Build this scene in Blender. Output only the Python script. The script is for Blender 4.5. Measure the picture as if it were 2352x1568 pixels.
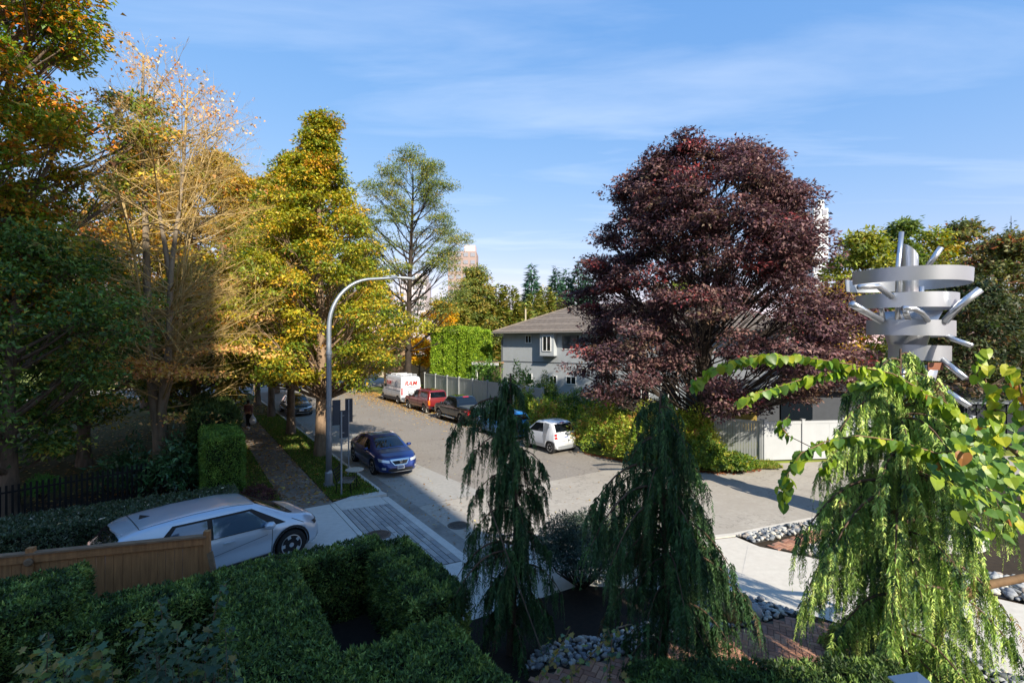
import bpy, math, random
import numpy as np
from mathutils import Vector, Matrix
from mathutils.bvhtree import BVHTree

for _o in list(bpy.data.objects): bpy.data.objects.remove(_o)
SC = bpy.context.scene
COL = SC.collection
R = math.radians

# ------------------------------------------------------------------ camera
cam = bpy.data.cameras.new('camera')
cam.lens = 17.3; cam.sensor_width = 36.0; cam.clip_start = 0.05; cam.clip_end = 3000
camo = bpy.data.objects.new('camera', cam); COL.objects.link(camo)
camo.location = (0, 0, 5.4); camo.rotation_euler = (R(90), 0, 0)
SC.camera = camo

# ------------------------------------------------------------------ light
SUN_EL = R(33.0)
SUN_H = Vector((-0.5, 0.866, 0)).normalized()          # the way the light travels over the ground
LD = Vector((SUN_H.x*math.cos(SUN_EL), SUN_H.y*math.cos(SUN_EL), -math.sin(SUN_EL)))
sun = bpy.data.lights.new('sun', 'SUN'); sun.energy = 2.75; sun.angle = R(0.53); sun.color = (1.0, 0.91, 0.76)
suno = bpy.data.objects.new('sun', sun); COL.objects.link(suno)
suno.rotation_euler = LD.to_track_quat('-Z', 'Y').to_euler(); suno.location = (10, -20, 40)

wd = bpy.data.worlds.new('World'); SC.world = wd; wd.use_nodes = True
wn, wl = wd.node_tree.nodes, wd.node_tree.links
wn.clear()
w_out = wn.new('ShaderNodeOutputWorld'); w_bg = wn.new('ShaderNodeBackground')
w_sky = wn.new('ShaderNodeTexSky'); w_sky.sky_type = 'NISHITA'; w_sky.sun_disc = False
w_sky.sun_elevation = SUN_EL; w_sky.sun_rotation = math.atan2(-SUN_H.x, -SUN_H.y)
w_sky.air_density = 1.0; w_sky.dust_density = 0.0; w_sky.ozone_density = 3.0; w_sky.altitude = 60
w_bg.inputs['Strength'].default_value = 0.15
# thin cirrus: streaks drawn out over a flat layer high above
tc = wn.new('ShaderNodeTexCoord'); sep = wn.new('ShaderNodeSeparateXYZ'); wl.new(tc.outputs['Generated'], sep.inputs[0])
def wmath(op, a, b=None, c=None):
    n = wn.new('ShaderNodeMath'); n.operation = op
    for i, v in enumerate((a, b, c)):
        if v is None: continue
        if isinstance(v, (int, float)): n.inputs[i].default_value = v
        else: wl.new(v, n.inputs[i])
    return n.outputs[0]
zc = wmath('MAXIMUM', sep.outputs['Z'], 0.03)
px_, py_ = wmath('DIVIDE', sep.outputs['X'], zc), wmath('DIVIDE', sep.outputs['Y'], zc)
cmb = wn.new('ShaderNodeCombineXYZ'); wl.new(px_, cmb.inputs[0]); wl.new(py_, cmb.inputs[1])
mp = wn.new('ShaderNodeMapping'); wl.new(cmb.outputs[0], mp.inputs['Vector'])
mp.inputs['Rotation'].default_value = (0, 0, R(24)); mp.inputs['Scale'].default_value = (0.55, 1.9, 1); mp.inputs['Location'].default_value = (3.3, 0.55, 0)
nz = wn.new('ShaderNodeTexNoise'); wl.new(mp.outputs[0], nz.inputs['Vector'])
nz.inputs['Scale'].default_value = 0.75; nz.inputs['Detail'].default_value = 7; nz.inputs['Roughness'].default_value = 0.55; nz.inputs['Distortion'].default_value = 0.5
ramp = wn.new('ShaderNodeMapRange'); wl.new(nz.outputs['Fac'], ramp.inputs['Value'])
ramp.inputs['From Min'].default_value = 0.50; ramp.inputs['From Max'].default_value = 0.78; ramp.inputs['To Max'].default_value = 0.34
mixc = wn.new('ShaderNodeMix'); mixc.data_type = 'RGBA'
wl.new(ramp.outputs[0], mixc.inputs['Factor'])
hs = wn.new('ShaderNodeHueSaturation'); hs.inputs['Saturation'].default_value = 1.25; wl.new(w_sky.outputs[0], hs.inputs['Color'])
gm = wn.new('ShaderNodeGamma'); gm.inputs['Gamma'].default_value = 0.72; wl.new(hs.outputs[0], gm.inputs['Color'])
tn = wn.new('ShaderNodeMix'); tn.data_type = 'RGBA'; tn.blend_type = 'MULTIPLY'; tn.inputs['Factor'].default_value = 1.0; wl.new(gm.outputs[0], tn.inputs[6]); tn.inputs[7].default_value = (0.80, 0.95, 1.06, 1)
sr = wn.new('ShaderNodeSeparateColor'); wl.new(tn.outputs[2], sr.inputs[0]); cr_ = wn.new('ShaderNodeCombineColor')
for i_, (k_, g_) in enumerate(((1.0, 0.92), (0.86, 0.66), (1.40, 0.34))): wl.new(wmath('MULTIPLY', wmath('POWER', sr.outputs[i_], g_), k_), cr_.inputs[i_])
wl.new(cr_.outputs[0], mixc.inputs[6]); mixc.inputs[7].default_value = (2.3, 2.5, 2.85, 1)
wl.new(mixc.outputs[2], w_bg.inputs['Color']); wl.new(w_bg.outputs[0], w_out.inputs['Surface'])

SC.view_settings.view_transform = 'Standard'; SC.view_settings.look = 'None'
SC.view_settings.exposure = 1.66; SC.view_settings.gamma = 1.0; SC.view_settings.use_curve_mapping = False
SC.render.engine = 'CYCLES'
SC.cycles.max_bounces = 6; SC.cycles.diffuse_bounces = 4; SC.cycles.glossy_bounces = 3; SC.cycles.transmission_bounces = 4
SC.cycles.transparent_max_bounces = 6; SC.cycles.use_denoising = True
SC.cycles.sample_clamp_indirect = 4.0

# ------------------------------------------------------------------ frames
# e runs across the street (to the right and away), s along the street (away from the viewer)
EX, EY = 0.831, 0.556
RZ = math.atan2(EY, EX)
def W(e, s, z=0.0): return Vector((EX*e - EY*s, EY*e + EX*s, z))
def G(u, v, z=0.0):                     # where a line of sight of the surveyed view meets height z
    y = 1130*(5.4 - z)/(v - 784.0); return Vector(((u - 1176)/1130*y, y, z))
ROADZ = -0.10
KR = 1.0185

# ------------------------------------------------------------------ colour and materials
def lin(c): return c/12.92 if c <= 0.04045 else ((c + 0.055)/1.055)**2.4
def hx(h): h = h.lstrip('#'); return tuple(lin(int(h[i:i+2], 16)/255) for i in (0, 2, 4))
MAT = {}
def mat(name, col, rough=0.7, metal=0.0, spec=0.4, coat=0.0, var=0.0, scale=4.0, col2=None, bump=0.0, bscale=None, detail=6, stretch=None, rvar=0.0):
    if name in MAT: return MAT[name]
    m = bpy.data.materials.new(name); m.use_nodes = True
    n, l = m.node_tree.nodes, m.node_tree.links
    b = n['Principled BSDF']
    c = hx(col) if isinstance(col, str) else col
    b.inputs['Base Color'].default_value = (*c, 1); b.inputs['Roughness'].default_value = rough
    b.inputs['Metallic'].default_value = metal; b.inputs['Specular IOR Level'].default_value = spec
    b.inputs['Coat Weight'].default_value = coat; b.inputs['Coat Roughness'].default_value = 0.04
    if var or col2 or bump:
        t = n.new('ShaderNodeTexCoord'); v = t.outputs['Object']
        if stretch:
            mpn = n.new('ShaderNodeMapping'); l.new(v, mpn.inputs['Vector']); mpn.inputs['Scale'].default_value = stretch; v = mpn.outputs[0]
        if var or col2:
            z = n.new('ShaderNodeTexNoise'); l.new(v, z.inputs['Vector']); z.inputs['Scale'].default_value = scale; z.inputs['Detail'].default_value = detail; z.inputs['Roughness'].default_value = 0.62
            cr = n.new('ShaderNodeValToRGB'); l.new(z.outputs['Fac'], cr.inputs['Fac'])
            d = hx(col2) if isinstance(col2, str) else (col2 or tuple(x*(1-var) for x in c))
            u = c if col2 else tuple(min(1, x*(1+var*0.7)) for x in c)
            cr.color_ramp.elements[0].position = 0.32; cr.color_ramp.elements[0].color = (*d, 1)
            cr.color_ramp.elements[1].position = 0.70; cr.color_ramp.elements[1].color = (*u, 1)
            l.new(cr.outputs['Color'], b.inputs['Base Color'])
            if rvar:
                mr = n.new('ShaderNodeMapRange'); l.new(z.outputs['Fac'], mr.inputs['Value']); mr.inputs['To Min'].default_value = rough - rvar; mr.inputs['To Max'].default_value = rough + rvar
                l.new(mr.outputs[0], b.inputs['Roughness'])
        if bump:
            z2 = n.new('ShaderNodeTexNoise'); l.new(v, z2.inputs['Vector']); z2.inputs['Scale'].default_value = bscale or scale*6; z2.inputs['Detail'].default_value = 5
            bp = n.new('ShaderNodeBump'); l.new(z2.outputs['Fac'], bp.inputs['Height']); bp.inputs['Strength'].default_value = bump; bp.inputs['Distance'].default_value = 0.02
            l.new(bp.outputs[0], b.inputs['Normal'])
    MAT[name] = m; return m
def ground_mat(name, c1, c2, c3, s1, s2, bump=0.3, rough=0.9, wet=None, cracks=0.0):
    """two noises, a fine and a broad one, over the surface (in metres)"""
    m = bpy.data.materials.new(name); m.use_nodes = True; n, l = m.node_tree.nodes, m.node_tree.links; b = n['Principled BSDF']
    g = n.new('ShaderNodeNewGeometry'); pos = g.outputs['Position']
    def noise(s, d):
        z = n.new('ShaderNodeTexNoise'); l.new(pos, z.inputs['Vector']); z.inputs['Scale'].default_value = s; z.inputs['Detail'].default_value = d; z.inputs['Roughness'].default_value = 0.65; return z
    z1, z2 = noise(s1, 8), noise(s2, 6)
    r1 = n.new('ShaderNodeValToRGB'); l.new(z1.outputs['Fac'], r1.inputs['Fac'])
    r1.color_ramp.elements[0].position = 0.35; r1.color_ramp.elements[0].color = (*hx(c1), 1); r1.color_ramp.elements[1].position = 0.68; r1.color_ramp.elements[1].color = (*hx(c2), 1)
    r2 = n.new('ShaderNodeMapRange'); l.new(z2.outputs['Fac'], r2.inputs['Value']); r2.inputs['From Min'].default_value = 0.42; r2.inputs['From Max'].default_value = 0.72
    mx = n.new('ShaderNodeMix'); mx.data_type = 'RGBA'; l.new(r2.outputs[0], mx.inputs['Factor']); l.new(r1.outputs[0], mx.inputs[6]); mx.inputs[7].default_value = (*hx(c3), 1)
    out = mx.outputs[2]
    if cracks:
        vo = n.new('ShaderNodeTexVoronoi'); vo.feature = 'DISTANCE_TO_EDGE'; vo.inputs['Scale'].default_value = 0.35
        nd = noise(1.3, 4); ad = n.new('ShaderNodeVectorMath'); ad.operation = 'ADD'; sc_ = n.new('ShaderNodeVectorMath'); sc_.operation = 'SCALE'; sc_.inputs['Scale'].default_value = 1.4
        l.new(nd.outputs['Color'], sc_.inputs[0]); l.new(pos, ad.inputs[0]); l.new(sc_.outputs[0], ad.inputs[1]); l.new(ad.outputs[0], vo.inputs['Vector'])
        lt = n.new('ShaderNodeMath'); lt.operation = 'LESS_THAN'; l.new(vo.outputs['Distance'], lt.inputs[0]); lt.inputs[1].default_value = 0.006
        ml = n.new('ShaderNodeMath'); ml.operation = 'MULTIPLY'; l.new(lt.outputs[0], ml.inputs[0]); ml.inputs[1].default_value = cracks
        m2 = n.new('ShaderNodeMix'); m2.data_type = 'RGBA'; l.new(ml.outputs[0], m2.inputs['Factor']); l.new(out, m2.inputs[6]); m2.inputs[7].default_value = (0.02, 0.02, 0.02, 1); out = m2.outputs[2]
    l.new(out, b.inputs['Base Color']); b.inputs['Roughness'].default_value = rough; b.inputs['Specular IOR Level'].default_value = 0.3
    z3 = noise(s1*3, 4); bp = n.new('ShaderNodeBump'); l.new(z3.outputs['Fac'], bp.inputs['Height']); bp.inputs['Strength'].default_value = bump; bp.inputs['Distance'].default_value = 0.01; l.new(bp.outputs[0], b.inputs['Normal'])
    MAT[name] = m; return m
def leaf_mat(name, trans=0.35, rough=0.5, spec=0.35):
    if name in MAT: return MAT[name]
    m = bpy.data.materials.new(name); m.use_nodes = True; n, l = m.node_tree.nodes, m.node_tree.links; b = n['Principled BSDF']
    a = n.new('ShaderNodeVertexColor'); a.layer_name = 'Col'
    l.new(a.outputs['Color'], b.inputs['Base Color']); b.inputs['Roughness'].default_value = rough; b.inputs['Specular IOR Level'].default_value = spec
    t = n.new('ShaderNodeBsdfTranslucent'); g = n.new('ShaderNodeHueSaturation'); g.inputs['Saturation'].default_value = 1.15; g.inputs['Value'].default_value = 1.3
    l.new(a.outputs['Color'], g.inputs['Color']); l.new(g.outputs[0], t.inputs['Color'])
    mx = n.new('ShaderNodeMixShader'); mx.inputs[0].default_value = trans; l.new(b.outputs[0], mx.inputs[1]); l.new(t.outputs[0], mx.inputs[2])
    l.new(mx.outputs[0], n['Material Output'].inputs['Surface']); MAT[name] = m; return m
LEAF = leaf_mat('leaf'); LEAFG = leaf_mat('glossy_leaf', 0.25, 0.32, 0.5); NEEDLE = leaf_mat('needle', 0.13, 0.55, 0.3); BIGLEAF = leaf_mat('broad_leaf', 0.45, 0.4, 0.45)

# ------------------------------------------------------------------ object helpers
def props(o, label=None, cat=None, group=None, kind=None):
    if label: o['label'] = label
    if cat: o['category'] = cat
    if group: o['group'] = group
    if kind: o['kind'] = kind
    return o
def E(name, label, cat, loc=(0, 0, 0), rz=0.0, group=None):
    o = bpy.data.objects.new(name, None); COL.objects.link(o); o.location = loc; o.rotation_euler = (0, 0, rz); o.empty_display_size = 0.2
    return props(o, label, cat, group)
def link(name, me, parent=None, loc=(0, 0, 0), rot=(0, 0, 0)):
    o = bpy.data.objects.new(name, me); COL.objects.link(o); o.parent = parent; o.location = loc; o.rotation_euler = rot; return o
class MB:
    def __init__(s): s.v, s.f, s.m = [], [], []
    def add(s, vs, fs, mi=0):
        k = len(s.v); s.v += [tuple(p) for p in vs]; s.f += [tuple(i+k for i in f) for f in fs]; s.m += [mi]*len(fs); return s
    def box(s, a, b, mi=0, M=None, bev=0.0):
        (x0, y0, z0), (x1, y1, z1) = a, b
        vs = [(x0,y0,z0),(x1,y0,z0),(x1,y1,z0),(x0,y1,z0),(x0,y0,z1),(x1,y0,z1),(x1,y1,z1),(x0,y1,z1)]
        if bev:
            vs = [(x0,y0,z0),(x1,y0,z0),(x1,y1,z0),(x0,y1,z0),(x0,y0,z1-bev),(x1,y0,z1-bev),(x1,y1,z1-bev),(x0,y1,z1-bev),(x0+bev,y0+bev,z1),(x1-bev,y0+bev,z1),(x1-bev,y1-bev,z1),(x0+bev,y1-bev,z1)]
            fs = [(3,2,1,0),(0,1,5,4),(1,2,6,5),(2,3,7,6),(3,0,4,7),(4,5,9,8),(5,6,10,9),(6,7,11,10),(7,4,8,11),(8,9,10,11)]
        else: fs = [(3,2,1,0),(4,5,6,7),(0,1,5,4),(1,2,6,5),(2,3,7,6),(3,0,4,7)]
        if M is not None: vs = [M @ Vector(p) for p in vs]
        return s.add(vs, fs, mi)
    def bar(s, a, b, w, h, mi=0, up=(0, 0, 1)):
        a, b = Vector(a), Vector(b); d = (b - a).normalized(); u = Vector(up)
        if abs(d.dot(u)) > 0.98: u = Vector((1, 0, 0))
        r = d.cross(u).normalized(); u = r.cross(d)
        vs = [p + r*(sx*w/2) + u*(sz*h/2) for p in (a, b) for sx, sz in ((-1,-1),(1,-1),(1,1),(-1,1))]
        return s.add(vs, [(0,1,2,3),(7,6,5,4),(0,4,5,1),(1,5,6,2),(2,6,7,3),(3,7,4,0)], mi)
    def tube(s, pts, rad, n=8, mi=0, cap=True):
        pts = [Vector(p) for p in pts]; rad = rad if hasattr(rad, '__len__') else [rad]*len(pts); k = len(pts); vs = []; ref = None
        for i, p in enumerate(pts):
            d = (pts[min(i+1, k-1)] - pts[max(i-1, 0)]).normalized()
            if ref is None: ref = Vector((1, 0, 0)) if abs(d.x) < 0.8 else Vector((0, 1, 0))
            r = (ref - d*ref.dot(d)).normalized(); ref = r; u = d.cross(r)
            vs += [p + (r*math.cos(2*math.pi*j/n) + u*math.sin(2*math.pi*j/n))*rad[i] for j in range(n)]
        fs = [(i*n+j, i*n+(j+1) % n, (i+1)*n+(j+1) % n, (i+1)*n+j) for i in range(k-1) for j in range(n)]
        if cap: fs += [tuple(range(n))[::-1], tuple((k-1)*n+j for j in range(n))]
        return s.add(vs, fs, mi)
    def lathe(s, prof, n=24, mi=0, M=None, closed=False):
        vs = [Vector((r*math.cos(2*math.pi*j/n), r*math.sin(2*math.pi*j/n), z)) for r, z in prof for j in range(n)]
        if M is not None: vs = [M @ p for p in vs]
        k = len(prof); rng = range(k) if closed else range(k-1)
        fs = [(i*n+j, i*n+(j+1) % n, ((i+1) % k)*n+(j+1) % n, ((i+1) % k)*n+j) for i in rng for j in range(n)]
        if not closed:
            if prof[0][0] > 1e-6: fs.append(tuple(range(n))[::-1])
            if prof[-1][0] > 1e-6: fs.append(tuple((k-1)*n+j for j in range(n)))
        return s.add(vs, fs, mi)
    def prism(s, poly, z0, z1, mi=0):
        n = len(poly); vs = [(p[0], p[1], z0) for p in poly] + [(p[0], p[1], z1) for p in poly]
        return s.add(vs, [tuple(range(n))[::-1], tuple(range(n, 2*n))] + [(i, (i+1) % n, n+(i+1) % n, n+i) for i in range(n)], mi)
    def mesh(s, name, mats, smooth=False):
        me = bpy.data.meshes.new(name); me.from_pydata(s.v, [], s.f)
        for m in (mats if isinstance(mats, (list, tuple)) else [mats]): me.materials.append(m)
        if any(s.m): me.polygons.foreach_set('material_index', s.m)
        if smooth: me.polygons.foreach_set('use_smooth', [True]*len(s.f))
        me.update(); return me
    def obj(s, name, mats, parent=None, smooth=False, world=True, **kw):
        """world=True: vertices are in world space; they are moved into the (unrotated) parent's space"""
        if parent is not None and world:
            L = parent.location; s.v = [(p[0]-L.x, p[1]-L.y, p[2]-L.z) for p in s.v]
        o = link(name, s.mesh(name, mats, smooth), parent); return props(o, **kw)
def poly_sheet(name, pts, z, m, **kw):
    b = MB(); b.add([(p[0], p[1], z) for p in pts], [tuple(range(len(pts)))]); return b.obj(name, m, None, **kw)
def strip_solid(name, pts, z0, z1, m, **kw):
    b = MB(); b.prism(pts, z0, z1); return b.obj(name, m, None, **kw)

# ------------------------------------------------------------------ numpy foliage
def nrm(a): return a/np.maximum(np.linalg.norm(a, axis=1, keepdims=True), 1e-9)
def np_mesh(name, V, F, C, m):
    me = bpy.data.meshes.new(name); k = F.shape[1]
    me.vertices.add(len(V)); me.vertices.foreach_set('co', np.ascontiguousarray(V, np.float32).ravel())
    me.loops.add(F.size); me.loops.foreach_set('vertex_index', np.ascontiguousarray(F, np.int32).ravel())
    me.polygons.add(len(F)); me.polygons.foreach_set('loop_start', np.arange(0, F.size, k, dtype=np.int32))
    me.update(calc_edges=True)
    if C is not None:
        a = me.color_attributes.new('Col', 'FLOAT_COLOR', 'POINT'); c4 = np.ones((len(V), 4), np.float32); c4[:, :3] = C; a.data.foreach_set('color', c4.ravel())
    me.materials.append(m); return me
def leaf_arrays(P, D, N, L, Wd, C):
    D = nrm(D); S = nrm(np.cross(D, N)); L = L[:, None]; Wd = Wd[:, None]
    k = np.modf(P[:, :1]*7.31 + P[:, 1:2]*3.17)[0]*0.5
    V = np.stack([P + S*Wd*0.5 + D*L*(0.15+k*0.5), P + D*L, P - S*Wd*0.5 + D*L*(0.15-k*0.3)], 1).reshape(-1, 3)
    return V, np.arange(len(P)*3).reshape(-1, 3), np.repeat(C, 3, axis=0)
def leaf_obj(name, P, D, N, L, Wd, C, m, parent=None, **kw):
    if parent is not None: P = P - np.array(parent.location)
    V, F, C4 = leaf_arrays(P, D, N, L, Wd, C)
    return props(link(name, np_mesh(name, V, F, C4, m), parent), **kw)
def seg_arrays(A, B, ra, rb, n=4):
    A, B = np.asarray(A, float), np.asarray(B, float); ra, rb = np.asarray(ra, float), np.asarray(rb, float); D = nrm(B - A)
    ref = np.where(np.abs(D[:, 2:3]) > 0.9, np.array([[1., 0, 0]]), np.array([[0, 0, 1.]])); U = nrm(np.cross(D, ref)); T = np.cross(D, U)
    a = np.arange(n)*2*np.pi/n; ring = U[:, None, :]*np.cos(a)[None, :, None] + T[:, None, :]*np.sin(a)[None, :, None]
    V = np.concatenate([A[:, None] + ring*ra[:, None, None], B[:, None] + ring*rb[:, None, None]], 1).reshape(-1, 3)
    j = np.arange(n); q = np.stack([j, (j+1) % n, n + (j+1) % n, n + j], 1)
    F = (np.arange(len(A))*2*n)[:, None, None] + q[None]; return V, F.reshape(-1, 4)
def seg_obj(name, segs, m, parent=None, n=5, **kw):
    A = np.array([s[0] for s in segs], float); B = np.array([s[1] for s in segs], float)
    if parent is not None: L = np.array(parent.location); A = A - L; B = B - L
    V, F = seg_arrays(A, B, [s[2] for s in segs], [s[3] for s in segs], n); me = np_mesh(name, V, F, None, m)
    me.polygons.foreach_set('use_smooth', [True]*len(F)); return props(link(name, me, parent), **kw)
def pal(rng, palette, idx_clump, n_per, jit=0.22, mixp=0.25):
    cols = np.array([hx(c) for c, w in palette]); w = np.array([w for c, w in palette], float); w /= w.sum()
    ci = rng.choice(len(cols), size=idx_clump, p=w); ids = np.repeat(ci, n_per); k = rng.random(len(ids)) < mixp
    ids[k] = rng.choice(len(cols), size=k.sum(), p=w)
    c = cols[ids]*1.22*(1 + rng.normal(0, jit, (len(ids), 1))).clip(0.45, 1.8); return (c*(1 + rng.normal(0, 0.06, c.shape))).clip(0.002, 0.95)
BARK = mat('bark', '#6b5c4e', 0.9, var=0.5, scale=6, bump=0.8, bscale=30, stretch=(1, 1, 0.25))
BARKP = mat('pale_bark', '#a8926f', 0.85, var=0.35, scale=5, bump=0.4, bscale=30, stretch=(1, 1, 0.3))
BARKD = mat('dark_bark', '#3b322b', 0.9, var=0.5, scale=7, bump=0.7, bscale=30, stretch=(1, 1, 0.3))
def env_noise(rng):
    k = rng.normal(0, 1, (5, 2)); ph = rng.uniform(0, 6.28, (5, 2))
    def f(th, zf): return 1 + 0.10*sum(k[i, 0]*np.sin((i+1)*th + ph[i, 0] + 3*zf*k[i, 1]) for i in range(5))*0.8
    return f
def make_tree(name, label, base, H, z0, env, trunk_r, lobes, per, leaves, leaf, palette, seed, cr=0.6, flat=0.6, lobe_r=1.0, rise=0.9, bark=None, group=None, lean=(0, 0),
              lm=None, aspect=0.62, twig=True, cat='tree', fill=0.5, droop=0.0, limb_r=0.35, limbs_only=False, zpow=0.8, apex=0):
    rng = np.random.default_rng(seed); base = np.array(base, float); root = E(name, label, cat, base, group=group); per, leaves, cr = max(3, int(per*0.6)), int(leaves*1.6), cr*1.12
    ez = np.array([p[0] for p in env]); er = np.array([p[1] for p in env]); en = env_noise(rng)
    def Rf(z, th): return np.interp(z, ez, er)*en(th, (z-z0)/(H-z0))
    def tp(z):
        f = np.clip(z/H, 0, 1); return base + np.array([lean[0]*f*H + 0.12*math.sin(3*f*2+seed)*f, lean[1]*f*H + 0.12*math.cos(2.4*f*2+seed)*f, z])
    tr = lambda z: trunk_r*(1 - 0.93*np.clip(z/(H*0.97), 0, 1))**0.9 + 0.012
    segs = []; zs = np.linspace(-0.05, H*0.93, 14)
    for a, b in zip(zs[:-1], zs[1:]): segs.append((tp(a), tp(b), tr(a)*(1.28 if a < 0.1 else 1), tr(b)))
    i = np.arange(lobes); zl = z0 + (H - z0)*np.clip(((i + rng.random(lobes))/lobes), 0, 0.985)**zpow; th = i*2.39996 + rng.normal(0, 0.35, lobes)
    rl = Rf(zl, th)*(fill + (0.88-fill)*rng.random(lobes)**0.6)
    if apex:
        zl, th, rl = np.append(zl, H*np.linspace(0.84, 0.985, apex)), np.append(th, np.arange(apex)*2.4), np.append(rl, np.linspace(0.35, 0.05, apex)); lobes += apex
    if False:
        zl[-apex:] = H*np.linspace(0.86, 0.985, apex); rl[-apex:] = 0.12
    tips, limbpts = [], []
    for z, t, r in zip(zl, th, rl):
        p1 = tp(z) + np.array([math.cos(t)*r, math.sin(t)*r, 0]); zs0 = np.clip(z - r*rise*rng.uniform(0.7, 1.15), z0*0.75, H*0.9); p0 = tp(zs0)
        mid = (p0 + p1)/2 + np.array([0, 0, (-0.10 if rise > 0 else 0.1)*r]) + rng.normal(0, 0.10*r + 0.02, 3)
        rb = min(tr(zs0)*0.62, trunk_r*limb_r*(0.35 + 0.65*r/er.max())); P = [(1-k)**2*p0 + 2*k*(1-k)*mid + k*k*p1 for k in np.linspace(0, 1, 6)]
        for a in range(5): segs.append((P[a], P[a+1], rb*(1-0.17*a), rb*(1-0.17*(a+1))))
        tips.append(p1); limbpts.append(P)
    tips = np.array(tips); nc = lobes*per
    lr = lobe_r*(0.45 + 0.55*rl/er.max())
    if apex: lr[-apex:] *= np.linspace(0.8, 0.25, apex)
    cs = np.ones(nc)
    if apex: cs[-apex*per:] = np.repeat(np.linspace(0.75, 0.4, apex), per)
    off = rng.normal(0, 1, (nc, 3)); off = nrm(off)*(rng.random((nc, 1))**0.45)*np.repeat(lr, per)[:, None]; off[:, 2] *= 0.72
    cc = np.repeat(tips, per, axis=0) + off
    if twig:
        li = np.repeat(np.arange(lobes), per); k = rng.integers(2, 6, nc); st = np.array([limbpts[a][b] for a, b in zip(li, k)])
        mid = (st + cc)/2 + rng.normal(0, 0.08, (nc, 3)); rt = np.full(nc, max(0.008, trunk_r*0.05))
        for a, m_, b, r0 in zip(st, mid, cc, rt): segs.append((a, m_, r0*1.5, r0)); segs.append((m_, b, r0, r0*0.4))
    seg_obj('trunk', segs, bark or BARK, root, 6)
    n = nc*leaves; d = nrm(rng.normal(0, 1, (n, 3))); dome = rng.random(n) < 0.78; d[dome, 2] = np.abs(d[dome, 2])*1.1 - 0.12; d = nrm(d)
    rad = np.where(dome[:, None], 0.72+0.36*rng.random((n, 1)), rng.random((n, 1))**0.5)*np.repeat(cr*cs*rng.uniform(0.55, 1.25, nc), leaves)[:, None]*(1+0.18*np.abs(rng.normal(0, 1, (n, 1)))*(rng.random((n, 1)) < 0.2))
    P = np.repeat(cc, leaves, axis=0) + d*rad*np.array([1, 1, flat])
    ctr = np.array([tp(z)[:2] for z in np.clip(P[::max(1, n//1), 2]-base[2], 0, H)]) if False else np.tile(base[:2] + np.array(lean)*H*0.5, (n, 1))
    outw = np.zeros((n, 3)); outw[:, :2] = P[:, :2] - ctr; outw = nrm(outw)
    N = nrm(d*np.array([1, 1, 1.4]) + np.array([0, 0, 0.3]) + outw*0.2 + rng.normal(0, 0.38, (n, 3)))
    D = rng.normal(0, 0.6, (n, 3)) + d*np.array([1, 1, 0.2]) + outw*0.3 + np.array([0, 0, -0.45 - droop]); L = leaf*(0.7 + 0.6*rng.random(n))
    C = pal(rng, palette, nc, leaves); leaf_obj('crown', P, D, N, L, L*aspect, C, lm or LEAF, root); return root
# ================================================================== THE SETTING
ASPH = ground_mat('asphalt', '#7b756e', '#938d85', '#827b73', 9.0, 0.35, 0.25, 0.9, cracks=0.35)
ASPH2 = ground_mat('pale_asphalt', '#8f8d88', '#a09d97', '#96938e', 8.0, 0.5, 0.2, 0.9, cracks=0.2)
ASPH3 = ground_mat('patched_asphalt', '#9a948b', '#aca69c', '#948d83', 8.0, 0.28, 0.25, 0.9, cracks=.25)
CONC = ground_mat('concrete', '#b5b3ae', '#c8c6c0', '#bdbab4', 6.0, 0.45, 0.15, 0.85, cracks=0.1)
CONCL = ground_mat('pale_concrete', '#b7b2a8', '#c9c4ba', '#bfb9af', 5.0, 0.4, 0.12, 0.85)
CONCW = ground_mat('worn_concrete', '#6f675f', '#877e75', '#5d564e', 7.0, 0.8, 0.3, 0.9)
GUTTER = ground_mat('gutter_concrete', '#7d7a75', '#94918b', '#6f6b66', 7.0, 0.7, 0.25, 0.9)
SOIL = ground_mat('soil', '#2a231b', '#3a3024', '#33291d', 5.0, 0.6, 0.6, 0.95)
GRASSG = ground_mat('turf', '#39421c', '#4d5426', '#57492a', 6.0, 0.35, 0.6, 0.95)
LAWNS = ground_mat('pale_lawn', '#66752a', '#7c8636', '#6d6a33', 3.0, 0.25, 0.6, 0.95)  # lighter, yellower grass than the turf
BEDSOIL = ground_mat('mulch', '#1c1713', '#2b231c', '#231c16', 9.0, 1.0, 0.7, 0.95)
WHITEP = mat('road_paint', '#c9c7c0', 0.8, var=0.25, scale=5)

b = MB(); n = 64
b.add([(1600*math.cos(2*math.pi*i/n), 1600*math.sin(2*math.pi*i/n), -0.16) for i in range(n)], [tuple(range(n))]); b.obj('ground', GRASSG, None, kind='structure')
poly_sheet('street_road', [W(5.9, 14), W(17.3, 14), W(17.3, 76), W(5.9, 76)], ROADZ, ASPH, kind='structure')
poly_sheet('cross_road', [W(-90, 59), W(90, 59), W(90, 73), W(-90, 73)], ROADZ+0.004, ASPH2, kind='structure')
poly_sheet('lane_road', [W(5.9, 4), W(60, 4), W(60, 21), W(20.0, 17), W(17.3, 15.2), W(5.9, 15.4)], ROADZ+0.004, ASPH3, kind='structure')
poly_sheet('patched_road_strip', [W(6.5, 15.4), W(9.1, 15.4), W(8.7, 21), W(8.5, 40), W(6.5, 40)], ROADZ+0.006, ASPH2, kind='structure')
poly_sheet('road_gutter', [W(6.05, 9), W(6.5, 9), W(6.5, 57), W(6.05, 57)], ROADZ+0.010, GUTTER, kind='structure')
poly_sheet('stop_line_marking', [W(9.5, 56.9), W(16.8, 56.9), W(16.8, 57.4), W(9.5, 57.4)], ROADZ+0.012, WHITEP, kind='structure')
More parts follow.
